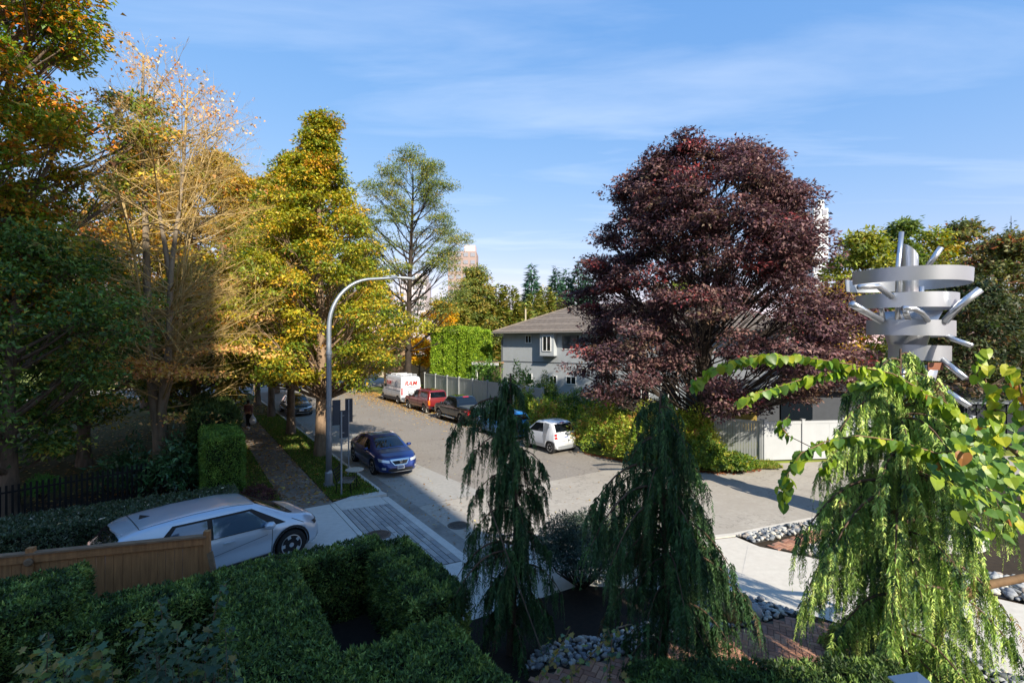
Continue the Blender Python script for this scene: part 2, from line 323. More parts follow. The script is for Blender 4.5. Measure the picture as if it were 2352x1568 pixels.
# our side of the street: one raised bed of earth that carries pavements, drive and planting
KN = [W(6.0, 10.3), Vector((1.5, 12.55, 0)), Vector((6.24, 13.77, 0)), Vector((8.13, 14.56, 0)), Vector((14, 17.0, 0)), Vector((22, 20.0, 0))]
near = [W(4.02, 10.3), W(4.02, 17.05), W(5.9, 17.85), W(5.9, 58), W(-70, 58), Vector((-85, -14, 0)), Vector((45, -14, 0)), Vector((45, 20, 0))] + KN[:0:-1] + [W(4.02, 8.9)]
strip_solid('earth_terrain', near, -0.3, -0.02, SOIL, kind='structure')
far_r = [W(17.2, 58), W(17.2, 19.5), Vector((3.55, 24.4, 0)), Vector((6.2, 21.7, 0)), Vector((8.6, 20.7, 0)), Vector((10.8, 21.3, 0)), Vector((11.7, 22.2, 0)), Vector((20, 23.3, 0)), Vector((60, 27, 0)), Vector((110, 60, 0)), W(90, 58)]
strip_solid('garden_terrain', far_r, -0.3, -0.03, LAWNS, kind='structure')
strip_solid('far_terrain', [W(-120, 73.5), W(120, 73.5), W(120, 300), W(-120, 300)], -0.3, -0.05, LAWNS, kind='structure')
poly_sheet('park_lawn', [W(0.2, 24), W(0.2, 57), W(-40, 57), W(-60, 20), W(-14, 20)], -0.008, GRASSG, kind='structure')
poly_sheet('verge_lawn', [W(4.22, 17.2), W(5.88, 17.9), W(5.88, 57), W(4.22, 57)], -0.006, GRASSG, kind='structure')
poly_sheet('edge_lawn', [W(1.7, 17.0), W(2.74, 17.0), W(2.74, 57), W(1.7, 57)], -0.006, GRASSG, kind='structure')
# pavement slabs
pv = props(link('sidewalk', MB().box((2.79, 16.4, -0.1), (4.17, 57, -0.03)).mesh('sidewalk', CONCW)), kind='structure'); pv.rotation_euler = (0, 0, RZ)
slab = MB().box((2.78, 0.006, -0.06), (4.18, 1.494, 0.004), bev=0.006).mesh('slab', CONCW)
rr = random.Random(3)
for i in range(27):
    o = link('slab', slab, pv, (rr.uniform(-.004, .004), 16.9 + i*1.5, rr.uniform(-0.006, 0.004)))
# kerb stones along the street
kb = props(link('kerb', MB().box((5.9, 17.6, -0.3), (6.03, 57, -0.02)).mesh('kerb', CONC)), kind='structure'); kb.rotation_euler = (0, 0, RZ)
ks = MB().box((5.885, 0.008, -0.25), (6.05, 2.992, 0.0), bev=0.02).mesh('kerb_stone', CONC)
for i in range(14): link('kerb_stone', ks, kb, (0, 17.9 + i*3.0 - 0.1, rr.uniform(-0.006, 0.002)))
# driveway and its paved apron
dv = MB()
dv.add([W(-8, 12.6, 0.004), W(4.05, 11.2, 0.004), W(4.05, 16.95, 0.004), W(2.75, 16.95, 0.004), W(1.2, 16.2, 0.004), W(-8, 15.9, 0.004)], [(0, 1, 2, 3, 4, 5)]); dv.obj('driveway', CONC, None, kind='structure')
ap = MB(); sl = 0.10/1.75
ap.add([W(4.05, 8.6, -.012), W(6.05, 8.6, -.112), W(6.05, 17.0, -.112), W(4.05, 17.0, -.012)], [(0, 1, 2, 3)])
apo = ap.obj('driveway_apron', ground_mat('apron_joint', '#333333', '#404040', '#2a2a2a', 8, 1, 0.2), None, kind='structure')
PAVE = [ground_mat('paver_%d' % i, a, c, d, 6.0, 0.8, 0.2, 0.85) for i, (a, c, d) in enumerate((('#8a8a8a', '#a09f9e', '#959492'), ('#9c9c9c', '#b0afad', '#a5a4a1'), ('#95928f', '#a9a6a2', '#9f9c98'), ('#7f8082', '#969696', '#8b8b8a')))]
tl = math.atan2(-(0.10), 2.0)
def apron_piece(e0, e1, s0, s1, name, m, h=0.02):
    bb = MB(); z = lambda e: -(e-4.05)*0.10/2.0
    vs = [W(e, s, z(e)+dz) for dz in (0.0, h) for e, s in ((e0, s0), (e1, s0), (e1, s1), (e0, s1))]
    bb.add(vs, [(3,2,1,0),(4,5,6,7),(0,1,5,4),(1,2,6,5),(2,3,7,6),(3,0,4,7)]); return bb.obj(name, m, apo)
rows = np.linspace(4.22, 5.78, 10)
for i in range(9):
    s = 10.9 - (0.26 if i % 2 else 0)
    while s < 16.0:
        s1 = min(s + 0.52, 16.1); s0 = max(s, 10.9)
        if s1 - s0 > 0.1: apron_piece(rows[i]+0.013, rows[i+1]-0.013, s0+0.009, s1-0.009, 'paver', rr.choice(PAVE), 0.028 + rr.uniform(0, 0.006))
        s += 0.52
for e0, e1, s0, s1 in ((4.06, 4.21, 9.0, 16.9), (5.79, 6.04, 10.5, 16.9), (4.23, 5.77, 16.12, 17.0), (4.23, 5.77, 9.9, 10.88)):
    apron_piece(e0, e1, s0, s1, 'border_slab', CONC, 0.021)
bb = MB(); bb.prism([W(4.06, 17.0), W(6.03, 17.0), W(5.88, 17.88)], -.2, .004); bb.obj('corner_slab', CONC, apo)
for e0, e1, s0, s1 in ((4.05, 5.86, 8.6, 9.85),): apron_piece(e0, e1, s0, s1, 'border_slab', CONCL, 0.05)
# near kerb round the corner
kn2 = MB()
pts = [W(5.95, 10.4)] + KN[1:]
for a, c in zip(pts[:-1], pts[1:]):
    kn2.bar(Vector((a.x, a.y, -0.13)), Vector((c.x, c.y, -0.13)), 0.16, 0.30)
kn2.obj('corner_kerb', CONCL, None, kind='structure')
# pavement behind that kerb, and the broad walk
def conc_poly(name, pts, z, m): return poly_sheet(name, pts, z, m, kind='structure')
conc_poly('corner_pavement', [W(4.0, 10.2), Vector((-0.6, 11.9, 0)), Vector((1.5, 12.4, 0)), Vector((6.2, 13.6, 0)), Vector((6.6, 12.8, 0)), Vector((4.9, 10.5, 0)), Vector((1.5, 10.9, 0)), W(4.0, 8.4)], 0.002, CONCL)
wk = [Vector((6.29, 13.1, 0)), Vector((7.2, 12.5, 0)), Vector((10.1, 10.4, 0)), Vector((16, 6.0, 0)), Vector((14, 3.4, 0)), Vector((7.8, 8.25, 0)), Vector((5.88, 9.73, 0)), Vector((4.84, 10.54, 0))]
conc_poly('garden_walk_path', wk, 0.006, CONCL)
jt = MB()
for k in (2.6, 5.6, 8.6):
    a = Vector((4.84, 10.54, 0.008)) + Vector((0.8, -0.6, 0))*k; jt.bar(a, a + Vector((0.6, 0.8, 0))*2.9, 0.012, 0.004)
jt.obj('walk_joint_marking', mat('joint', '#5a5650', 0.9), None, kind='structure')
# dark mulch bed of the foreground garden
conc_poly('mulch_bed_ground', [Vector((-12, 8.4, 0)), W(3.9, 10.9), W(4.0, 8.4), Vector((1.5, 10.9, 0)), Vector((4.84, 10.54, 0)), Vector((7.8, 8.25, 0)), Vector((14, 3.4, 0)), Vector((14, -2, 0)), Vector((-12, -2, 0))], -0.004, BEDSOIL)

# ---- manhole covers
def manhole(c, r, tilt, label, m):
    o = E('manhole_cover', label, 'manhole cover', c)
    b = MB(); b.lathe([(r*0.80, 0.0), (r*0.80, 0.02), (0, 0.02)][:1] + [(r*0.98, -0.02), (r, 0.0), (r*0.93, 0.012), (r*0.86, 0.012), (r*0.85, 0.004)], 32); b.obj('rim', m, o, world=False)
    b = MB(); b.lathe([(r*0.845, -0.01), (r*0.845, 0.003), (0.0001, 0.003)], 32); b.obj('plate', mat('iron_dark', '#2b2a29', 0.7, 0.3, var=0.4), o, world=False)
    g = MB()
    for i in range(-5, 6):
        x = i*r*0.145; h = math.sqrt(max(0, (r*0.82)**2 - x*x)); g.bar((x, -h, 0.008), (x, h, 0.008), r*0.07, 0.012)
    go = g.obj('grate', m, o, world=False); o.rotation_euler = (0, tilt, RZ+R(50)); return o
IRON = mat('cast_iron', '#5d5854', 0.6, 0.5, var=0.35, scale=12)
p = G(1053, 1206, ROADZ); manhole((p.x, p.y, ROADZ+0.012), 0.33, 0, 'round slotted iron drain cover in the shaded road asphalt', IRON)
p = G(868, 1230, -0.02); manhole((p.x, p.y, 0.012), 0.36, 0.0, 'round brown iron manhole cover in the paved driveway apron', mat('rusty_iron', '#6a5a50', 0.7, 0.3, var=0.4, scale=14))

# ---- unseen block read from its shadow, placed and stepped to shade garden and pavement
STUC = mat('cream_stucco', '#c4bcae', 0.9, var=0.08, scale=2, bump=0.2, bscale=60)
ab = E('shading_block', 'unseen tall cream apartment block placed behind the viewer to shade the garden', 'building', (0, -30, 0))
b = MB(); b.box((-6, -36, -0.2), (20.05, -22, 35.2)); b.obj('wall', STUC, ab)
b = MB(); b.box((6.6, -36, 35.2), (12.5, -22.3, 40.5)); b.obj('shading_step', STUC, ab)  # raised step shaped to shade the bare tree yet clear the maple
b = MB(); b.box((6.3, -36.3, 40.5), (12.8, -22, 40.9)); b.obj('roof', mat('roof_cap', '#6b6a68', 0.8), ab)
GLASSD = mat('window_glass', '#141a20', 0.05, 0.0, 0.6)
for fl in range(11):
    for k in range(6):
        x = -4 + k*3.9
        b = MB(); b.box((x, -21.998, fl*3.1+0.9), (x+1.8, -21.95, fl*3.1+2.4)); b.obj('window', GLASSD, ab)
bw_ = E('viewer_wing', 'low cream wing with the balcony the picture is taken from', 'building', (0, -6, 0))
b = MB(); b.box((-9, -14, -.2), (4, -1.4, 3.6)); b.obj('wall', STUC, bw_); b = MB(); b.box((-3.5, -1.39, 3.3), (3.5, -0.5, 3.5)); b.obj('balcony', STUC, bw_)
# ================================================================== HEDGES AND SHRUBS
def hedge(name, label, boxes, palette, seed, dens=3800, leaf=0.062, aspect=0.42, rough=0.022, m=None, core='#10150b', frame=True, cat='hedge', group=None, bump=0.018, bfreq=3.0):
    """boxes: (e0, e1, s0, s1, z0, z1) in street axes (or world axes when frame is False)"""
    rng = np.random.default_rng(seed); e0, e1, s0, s1, z0, z1 = boxes[0]; c = W((e0+e1)/2, (s0+s1)/2) if frame else Vector(((e0+e1)/2, (s0+s1)/2, 0))
    root = E(name, label, cat, (c.x, c.y, 0), group=group); Ps, Ns = [], []; cb = MB(); ph = rng.uniform(0, 6, 6)
    for (e0, e1, s0, s1, z0, z1) in boxes:
        dx, dy, dz = e1-e0, s1-s0, z1-z0; q = 0.09
        vs = [(x, y, z) for z in (z0, z1-q) for x, y in ((e0+q, s0+q), (e1-q, s0+q), (e1-q, s1-q), (e0+q, s1-q))]
        cb.add([W(*p) if frame else p for p in vs], [(3,2,1,0),(4,5,6,7),(0,1,5,4),(1,2,6,5),(2,3,7,6),(3,0,4,7)])
        for area, f, nn in ((dx*dy, lambda a, c2: (e0+a*dx, s0+c2*dy, np.full_like(a, z1)), (0, 0, 1)), (dx*dz, lambda a, c2: (e0+a*dx, np.full_like(a, s0), z0+c2*dz), (0, -1, 0)), (dx*dz*0.7, lambda a, c2: (e0+a*dx, np.full_like(a, s1), z0+c2*dz), (0, 1, 0)),
                            (dy*dz, lambda a, c2: (np.full_like(a, e0), s0+a*dy, z0+c2*dz), (-1, 0, 0)), (dy*dz, lambda a, c2: (np.full_like(a, e1), s0+a*dy, z0+c2*dz), (1, 0, 0))):
            k = int(area*dens*(1.0 if nn[2] else 0.75)); a, c2 = rng.random(k), rng.random(k); X = np.stack(f(a, c2), 1)
            # soften the box edges
            ins = np.zeros(k)
            for lo, hi, ax in ((e0, e1, 0), (s0, s1, 1)):
                d_ = np.minimum(X[:, ax]-lo, hi-X[:, ax]); ins += np.where((nn[2] == 1) & (d_ < 0.15), (0.15-d_)**2*1.2, 0)
            if nn[2] == 0: d_ = z1 - X[:, 2]; ins += np.where(d_ < 0.15, (0.15-d_)**2*2.0, 0)
            bmp = bump*(np.sin(bfreq*X[:, 0]+ph[0])*np.sin(bfreq*1.1*X[:, 1]+ph[1]) + 0.6*np.sin(bfreq*2.7*X[:, 0]+ph[2]+X[:, 2]*2)*np.sin(bfreq*2.3*X[:, 1]+ph[3]+X[:, 2]*3))
            fine = 0.5*rough*5*np.sin(23*X[:, 0]+ph[1]+2*np.sin(9*X[:, 1]))*np.sin(21*X[:, 1]+ph[2]+2*np.sin(8*X[:, 0]+3*X[:, 2]))*np.sin(19*X[:, 2]+ph[3]+X[:, 0]*6) if nn[2] == 0 else 0.5*rough*5*np.sin(23*X[:, 0]+ph[1]+2*np.sin(9*X[:, 1]))*np.sin(21*X[:, 1]+ph[2]+2*np.sin(8*X[:, 0]))
            bmp = bmp + fine
            X = X + np.array(nn)*(bmp - ins - np.abs(rng.normal(0, rough, k)) + 0.01)[:, None]; Ps.append(X); Ns.append(np.tile(np.array(nn, float), (k, 1)))
    P, N = np.concatenate(Ps), np.concatenate(Ns)
    if frame:
        f = lambda A: np.stack([EX*A[:, 0]-EY*A[:, 1], EY*A[:, 0]+EX*A[:, 1], A[:, 2]], 1); P, N = f(P), f(N)
    n = len(P); D = N*0.55 + np.array([0, 0, 0.25]) + rng.normal(0, 0.7, (n, 3)); L = leaf*(0.6+0.8*rng.random(n))
    # tufts of fresher growth, as patches of their own
    pt = np.sin(P[:, 0]*7+ph[4])*np.sin(P[:, 1]*6.3+ph[5])*np.sin(P[:, 2]*6+1) + rng.normal(0, 0.5, n)
    cols = np.array([hx(h) for h in palette]); ids = np.clip(((pt+1.2)/2.4*len(cols)).astype(int), 0, len(cols)-1); C = (cols[ids]*(1+rng.normal(0, 0.2, (n, 1))).clip(0.5, 1.7))
    cb.obj('dark_core', mat('hedge_core_'+core, core, 1.0), root)  # solid near-black box filling the hedge behind the leaves
    leaf_obj('foliage', P, D, nrm(N*np.where(N[:, 2:3] > .5, 1.6, 1.0)+rng.normal(0, 0.6, (n, 3))), L, L*aspect, C, m or NEEDLE, root); return root
YEW = ['#2e4023', '#3f542b', '#536a33', '#6b833d', '#94a252']
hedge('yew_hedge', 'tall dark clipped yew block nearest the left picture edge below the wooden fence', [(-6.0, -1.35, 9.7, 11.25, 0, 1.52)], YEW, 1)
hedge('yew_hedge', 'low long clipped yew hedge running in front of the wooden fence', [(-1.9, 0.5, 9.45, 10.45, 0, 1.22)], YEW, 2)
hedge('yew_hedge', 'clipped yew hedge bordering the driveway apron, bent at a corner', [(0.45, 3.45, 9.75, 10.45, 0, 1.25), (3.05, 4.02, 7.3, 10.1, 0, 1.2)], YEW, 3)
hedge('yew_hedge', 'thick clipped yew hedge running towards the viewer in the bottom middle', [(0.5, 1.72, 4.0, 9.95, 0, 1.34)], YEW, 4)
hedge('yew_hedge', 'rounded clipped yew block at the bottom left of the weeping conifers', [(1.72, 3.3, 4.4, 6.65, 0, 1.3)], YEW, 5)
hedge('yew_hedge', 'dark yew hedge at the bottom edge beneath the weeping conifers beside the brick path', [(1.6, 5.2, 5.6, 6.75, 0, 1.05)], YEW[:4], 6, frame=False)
BOXL = ['#2e3d24', '#3a4a2c', '#48583a', '#59654a', '#6c7160']
hedge('low_hedge', 'low broad-topped hedge with fallen leaves behind the silver car', [(-6.5, 1.35, 15.75, 17.6, 0, 0.92)], BOXL, 7, dens=2200, leaf=0.07, aspect=0.5, m=LEAFG)
CED = ['#3d5a22', '#4a6a27', '#57772c', '#678634', '#7b9a3e']
hedge('cedar_hedge', 'clipped bright green cedar hedge end beside the pavement', [(0.55, 1.68, 18.4, 21.5, 0, 2.28)], CED, 8, dens=3000, leaf=0.065, aspect=0.42, bump=0.06, bfreq=2.0)
hedge('cedar_hedge', 'darker rough cedar hedge continuing up the pavement behind the clipped end', [(0.3, 1.7, 21.5, 27.5, 0, 2.75)], ['#2c3f1c', '#3a4d22', '#4a5c2a', '#5c6e33'], 9, dens=1500, leaf=0.1, aspect=0.45, bump=0.16, rough=.06)
TH = ['#5b7a1d', '#6d8c22', '#7f9c28', '#8fa92f', '#a3b83a']
def bush(name, label, c, rad, n, leaf, palette, seed, stems=8, m=None, aspect=0.55, z0=0.15, cat='bush', group=None, lumps=0.18, shell=0.35, bark=None):
    rng = np.random.default_rng(seed); c = np.array(c, float); root = E(name, label, cat, c, group=group); rad = np.array(rad, float)
    d = nrm(rng.normal(0, 1, (n, 3))); d[:, 2] = np.abs(d[:, 2])*1.0 - 0.25*rng.random(n); d = nrm(d); ph = rng.uniform(0, 6, 6)
    lm_ = 1 + lumps*(np.sin(5*d[:, 0]+ph[0])*np.sin(4*d[:, 1]+ph[1]) + 0.7*np.sin(9*d[:, 0]+ph[2])*np.sin(8*d[:, 2]+ph[3]) + 0.5*np.sin(13*d[:, 1]+ph[4]))
    r = (1 - shell*rng.random(n)**1.6)*lm_; P = c + d*rad*r[:, None] + np.array([0, 0, rad[2]*0.25 + z0]); P[:, 2] = np.maximum(P[:, 2], c[2]+0.04)
    N = nrm(d + np.array([0, 0, 0.5]) + rng.normal(0, 0.5, (n, 3))); D = rng.normal(0, 1, (n, 3)) + d*0.7 + np.array([0, 0, -0.3]); L = leaf*(0.65+0.7*rng.random(n))
    k = max(1, n//40); C = pal(rng, palette, k+1, 40)[:n]; o = np.argsort(np.floor(d[:, 0]*4)*100 + np.floor(d[:, 2]*5)*10 + d[:, 1]); P, N, D, L = P[o], N[o], D[o], L[o]
    segs = []
    for i in range(stems):
        a = rng.uniform(0, 6.28); q = np.array([math.cos(a)*rad[0], math.sin(a)*rad[1], 0]); p0 = c + q*0.12; p1 = c + q*rng.uniform(0.3, 0.8) + np.array([0, 0, rad[2]*rng.uniform(0.6, 1.1)]); mm = (p0+p1)/2 + q*0.1
        segs += [(p0, mm, 0.02+0.006*rad[2], 0.014), (mm, p1, 0.014, 0.005)]
    seg_obj('stems', segs, bark or BARKD, root, 5); leaf_obj('foliage', P, D, N, L, L*aspect, C, m or LEAF, root); return root
# tall clipped cedars at the far kerb (one thing each)
for i, (u, top) in enumerate(((1018, 757), (1048, 753), (1080, 756), (1102, 762))):
    y = 50 - i*0.3; x = (u-1176)/1130*y; z = 5.4 + (784-top)/1130*y
    rngh = np.random.default_rng(40+i)
    hedge('tall_cedar', 'tall clipped yellow-green cedar, %s in the screen left of the grey house' % ('first from the left', 'second from the left', 'third from the left', 'nearest the house')[i], [(x-1.0, x+1.0, y-0.9, y+1.2, 0, z)], TH, 20+i, dens=620, leaf=0.2, aspect=0.4, frame=False, bump=0.10, bfreq=2.2, group='cedar screen', core='#26330f', cat='conifer')
# roadside shrub border under the beech
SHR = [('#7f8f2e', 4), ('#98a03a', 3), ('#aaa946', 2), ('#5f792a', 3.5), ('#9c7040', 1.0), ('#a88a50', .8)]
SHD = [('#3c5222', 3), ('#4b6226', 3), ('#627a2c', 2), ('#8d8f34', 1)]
names = ['tall shrub with yellow leaves against the vinyl fence', 'yellow-green shrub just behind the small white car', 'dense yellow-green shrub with rusty leaves right of the small white car', 'wide sunlit shrub in the middle of the roadside border', 'bright green shrub low at the road edge', 'leafy green shrub in the shade behind the border',
         'dark green shrub in the shade under the purple tree', 'rounded sunlit shrub near the end of the border', 'low bright shrub before the white fence panel', 'sprawling ground-cover shrub beside the white fence corner', 'small leafy shrub in front of the house wall', 'tall dark shrub by the grey house windows']
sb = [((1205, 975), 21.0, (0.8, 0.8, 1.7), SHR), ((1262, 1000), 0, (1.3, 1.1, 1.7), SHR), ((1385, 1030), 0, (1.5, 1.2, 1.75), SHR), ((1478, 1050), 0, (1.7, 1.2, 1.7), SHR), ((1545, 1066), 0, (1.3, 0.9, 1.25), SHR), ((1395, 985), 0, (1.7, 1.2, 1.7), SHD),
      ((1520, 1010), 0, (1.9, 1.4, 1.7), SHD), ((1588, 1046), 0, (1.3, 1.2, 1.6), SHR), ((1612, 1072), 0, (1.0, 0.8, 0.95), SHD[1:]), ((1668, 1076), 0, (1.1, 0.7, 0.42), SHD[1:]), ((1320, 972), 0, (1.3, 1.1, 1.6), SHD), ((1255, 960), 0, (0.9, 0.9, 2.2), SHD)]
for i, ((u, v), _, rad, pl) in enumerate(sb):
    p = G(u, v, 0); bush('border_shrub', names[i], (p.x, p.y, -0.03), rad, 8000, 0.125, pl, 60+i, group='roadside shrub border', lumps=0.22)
# garden shrubs
p = G(1335, 1345); bush('silvery_shrub', 'round grey-green shrub on bare stems behind the weeping conifers', (p.x, p.y, 0.02), (1.05, 1.0, 0.85), 22000, 0.06, [('#2c3b30', 3), ('#3a4a3c', 3), ('#4c5b4b', 2), ('#222f26', 2)], 81, stems=26, m=LEAF, aspect=0.45, z0=0.5, lumps=0.10, shell=0.6)
p = G(1452, 1290); bush('golden_shrub', 'small yellow-green shrub in sun behind the middle weeping conifer', (p.x, p.y, 0.0), (0.75, 0.7, 0.8), 5000, 0.06, [('#8c9a37', 3), ('#a7ae4a', 2), ('#6e8330', 2)], 82, aspect=0.45, z0=0.3)
for i, (u, v, w, h, lab) in enumerate(((300, 1130, 0.9, 1.2, 'glossy rhododendron with upright whorled leaves left of the bare tree trunk'), (405, 1135, 1.0, 1.35, 'glossy rhododendron in front of the bare multi-stemmed tree'), (445, 1100, 0.8, 1.1, 'small rhododendron against the clipped cedar hedge'))):
    p = G(u, v); bush('rhododendron', lab, (p.x, p.y, 0), (w, w*0.8, h), 1700, 0.2, [('#2c4a2b', 3), ('#3c5e38', 3), ('#557a4c', 2)], 90+i, m=LEAFG, aspect=0.36, lumps=0.3, group='rhododendrons')
p = G(98, 1180); bush('lime_shrub', 'small bright green feathery shrub in front of the dark picket fence', (p.x, p.y, 0.5), (0.5, 0.45, 0.45), 1800, 0.09, [('#4c7a3a', 3), ('#5f8f45', 2)], 95, aspect=0.35)
p = W(2.05, 18.1); bush('barberry_shrub', 'low dark red shrub between the silver car and the pavement', (p.x, p.y, 0), (0.55, 0.6, 0.42), 2600, 0.06, [('#4a2a2a', 3), ('#5e3936', 2), ('#3a2422', 2)], 96, aspect=0.6)
p = G(1300, 890); bush('house_shrub', 'light leafy shrub in front of the grey house corner', (0.6, 40.5, 0), (1.2, 1.0, 2.6), 2600, 0.2, [('#5d7a36', 3), ('#7d9a45', 2), ('#435d2a', 2)], 97)
bush('house_shrub', 'tall green shrub behind the vinyl fence below the porch roof', (-2.3, 43.5, 0), (1.6, 1.2, 3.1), 3400, 0.2, [('#56742f', 3), ('#6d8c3a', 2), ('#3c5526', 2)], 98)

# ================================================================== WEEPING CONIFERS
def weeping(name, label, base, H, spec, seed, palette, spread, strands=27, group=None, tops=None, tipdroop=0.55, nlen=0.075):
    rng = np.random.default_rng(seed); base = np.array(base, float); root = E(name, label, 'conifer', base, group=group); segs = []; S0, SL, SD = [], [], []
    zs = np.linspace(-0.05, H*0.97, 12); bend = lambda z: np.array([0.05*math.sin(z*1.3+seed), 0.04*math.cos(z*1.1), 0])
    for a, c in zip(zs[:-1], zs[1:]): segs.append((base+bend(a)+[0, 0, a], base+bend(c)+[0, 0, c], 0.075*(1-a/H)+0.012, 0.075*(1-c/H)+0.012))
    br = list(spec)
    nb = 46
    for i in range(nb):
        f = (i+0.5)/nb; z = 0.5 + (H-0.7)*f; br.append((z, rng.uniform(0, 360), np.interp(z/H, spread[0], spread[1])*rng.uniform(0.55, 1.05)))
    for z, th, ln in br:
        t = R(th); d = np.array([math.cos(t), math.sin(t), 0]); p0 = base+bend(z)+[0, 0, z]; K = 9; q = np.linspace(0, 1, K)
        up = 0.16*ln; P = [p0 + d*ln*x + np.array([0, 0, up*4*x*(1-x)*0.8 - tipdroop*ln*x**2.2]) for x in q]
        for a in range(K-1): segs.append((P[a], P[a+1], 0.016*(1-q[a]*0.8)*(0.5+ln), 0.016*(1-q[a+1]*0.8)*(0.5+ln)))
        ns = int(strands*(0.45+ln))
        for x in rng.random(ns)**0.8:
            k = min(int(x*(K-1)), K-2); f = x*(K-1)-k; S0.append(P[k]*(1-f)+P[k+1]*f + rng.normal(0, 0.035, 3)); SL.append(rng.uniform(0.22, 0.85)*(0.75+0.4*min(ln, 1))*(1 if x < 0.9 else 0.8)); SD.append(d)
        for _ in range(2): S0.append(P[-1]); SL.append(rng.uniform(0.35, 0.7)); SD.append(d*2)
    S0, SL, SD = np.array(S0), np.array(SL), np.array(SD); ns = len(S0)
    # each strand: a hanging cord with short sprays to both sides
    m_ = 44; t = (np.arange(m_)+0.5)/m_; drift = rng.normal(0, 0.10, (ns, 2)) + SD[:, :2]*0.10
    X = np.zeros((ns, m_, 3)); X[:, :, :2] = S0[:, None, :2] + drift[:, None, :]*(SL[:, None]*np.sqrt(t)[None])[:, :, None]; X[:, :, 2] = S0[:, None, 2] - SL[:, None]*t[None]
    ang = rng.uniform(0, 6.28, ns); side = np.stack([np.cos(ang), np.sin(ang), np.zeros(ns)], 1)
    sg = np.where(np.arange(m_) % 2 == 0, 1.0, -1.0)
    D = side[:, None, :]*sg[None, :, None]*0.62 + np.array([0, 0, -1.0]) + rng.normal(0, 0.22, (ns, m_, 3)); D = D.reshape(-1, 3); P = X.reshape(-1, 3)
    fn = np.cross(side, np.array([0, 0, 1.0])); N = np.repeat(fn, m_, axis=0) + rng.normal(0, 0.35, (ns*m_, 3))
    L = nlen*np.tile(1.15-0.65*t, ns)*(0.7+0.6*rng.random(ns*m_)); C = pal(rng, palette, ns, m_, 0.16, 0.1)
    P0 = np.array([base]); cor = [(S0[i], np.array([X[i, m_//2, 0], X[i, m_//2, 1], X[i, m_//2, 2]]), 0.005, 0.003) for i in range(0, ns, 2)]
    seg_obj('trunk', segs, mat('cedar_bark', '#5d4a3c', 0.9, var=0.4, scale=8), root, 6); leaf_obj('crown', P, D, nrm(N), L, L*0.30, C, NEEDLE, root)
    return root
WP_SHADED = [('#2f482c', 3), ('#3b5834', 3), ('#4b683c', 2), ('#263d28', 2), ('#4a3f2c', .25)]  # darker greens put the shade on these two conifers into their colour
WP_SUNLIT = [('#66803e', 3), ('#88a050', 3), ('#adbf68', 2.8), ('#40583a', 2.6), ('#6b5a3a', .4)]  # sunlit sprays and dark inside put into the needle colours
weeping('weeping_conifer', 'slender dark weeping conifer in front of the blue parked car', (0.02, 8.5, 0), 5.0,
        [(4.35, 185, 1.05), (4.25, 170, 0.7), (3.75, 190, 0.75), (3.1, 185, 0.7), (2.5, 180, 0.75), (2.1, 0, 0.55), (3.5, 0, 0.55), (3.2, 350, 0.5), (1.9, 185, 1.05), (1.75, 200, 1.1), (1.5, 0, 0.8)], 5, WP_SHADED, ([0, .3, .6, .85, 1], [0.7, 0.62, 0.42, 0.3, 0.1]), group='weeping conifers')
weeping('weeping_conifer', 'broad dark weeping conifer in the middle, right of the round grey-green shrub', (2.45, 8.0, 0), 4.75,
        [(2.75, 215, 1.2), (2.6, 160, 1.1), (2.3, 205, 1.0), (1.6, 190, 1.0), (2.5, 330, 1.0), (2.2, 20, 1.1), (2.0, 270, 0.9), (3.35, 190, 1.25), (3.2, 175, 1.0), (3.0, 200, 1.3), (2.5, 180, 0.9), (2.2, 0, 0.9), (1.9, 350, 1.3), (1.7, 0, 1.45), (2.9, 0, 0.75), (3.6, 10, 0.5), (3.8, 190, 0.5), (1.3, 10, 1.2)], 6, WP_SHADED, ([0, .3, .6, .85, 1], [1.0, 1.0, 0.85, 0.55, 0.22]), strands=28, group='weeping conifers')
weeping('weeping_conifer', 'large sunlit weeping conifer on the right in front of the metal sculpture', (5.9, 7.5, 0), 5.45,
        [(4.9, 150, 0.7), (4.75, 20, 0.9), (4.5, 190, 1.15), (4.4, 340, 1.1), (4.0, 180, 1.2), (3.9, 10, 1.5), (3.5, 0, 1.7), (3.2, 185, 1.6), (3.0, 200, 1.5), (2.6, 10, 1.6), (2.4, 180, 1.35), (2.0, 0, 1.7), (1.6, 350, 1.5), (1.5, 190, 1.2), (5.1, 200, 0.6), (4.2, 270, 1.0), (3.4, 280, 1.1)], 7, WP_SUNLIT, ([0, .3, .6, .85, 1], [1.35, 1.35, 1.15, 0.8, 0.25]), strands=44, group='weeping conifers', tipdroop=0.5)
# ================================================================== TREES
YG = [('#938f2a', 4), ('#a49a2c', 3), ('#6c7a25', 3), ('#be9a2c', 2), ('#54661f', 2), ('#ac7a29', 0.5)]
YG2 = [('#7f8428', 4), ('#98922c', 3), ('#5f7022', 4), ('#ae942c', 1.5), ('#4a5c1e', 2)]
env1 = [(3.2, 3.4), (5, 4.9), (7.5, 4.7), (9.5, 3.3), (11.5, 1.9), (13.6, .75), (16, 0.10)]
p = W(5.35, 24.0)*KR
make_tree('street_tree', 'tall yellow-green street tree with thick sunlit trunk by the lamp post', (p.x, p.y, 0), 16.0, 3.6, env1, 0.27, 112, 15, 62, 0.15, YG, 101, cr=0.5, lobe_r=1.0, apex=8, zpow=1.2, rise=1.1, group='street trees along the pavement', bark=mat('street_bark', '#8d7660', 0.9, var=0.35, scale=8, bump=0.7, bscale=26, stretch=(1, 1, .3)), fill=0.35)
p = W(5.15, 30.5)*KR
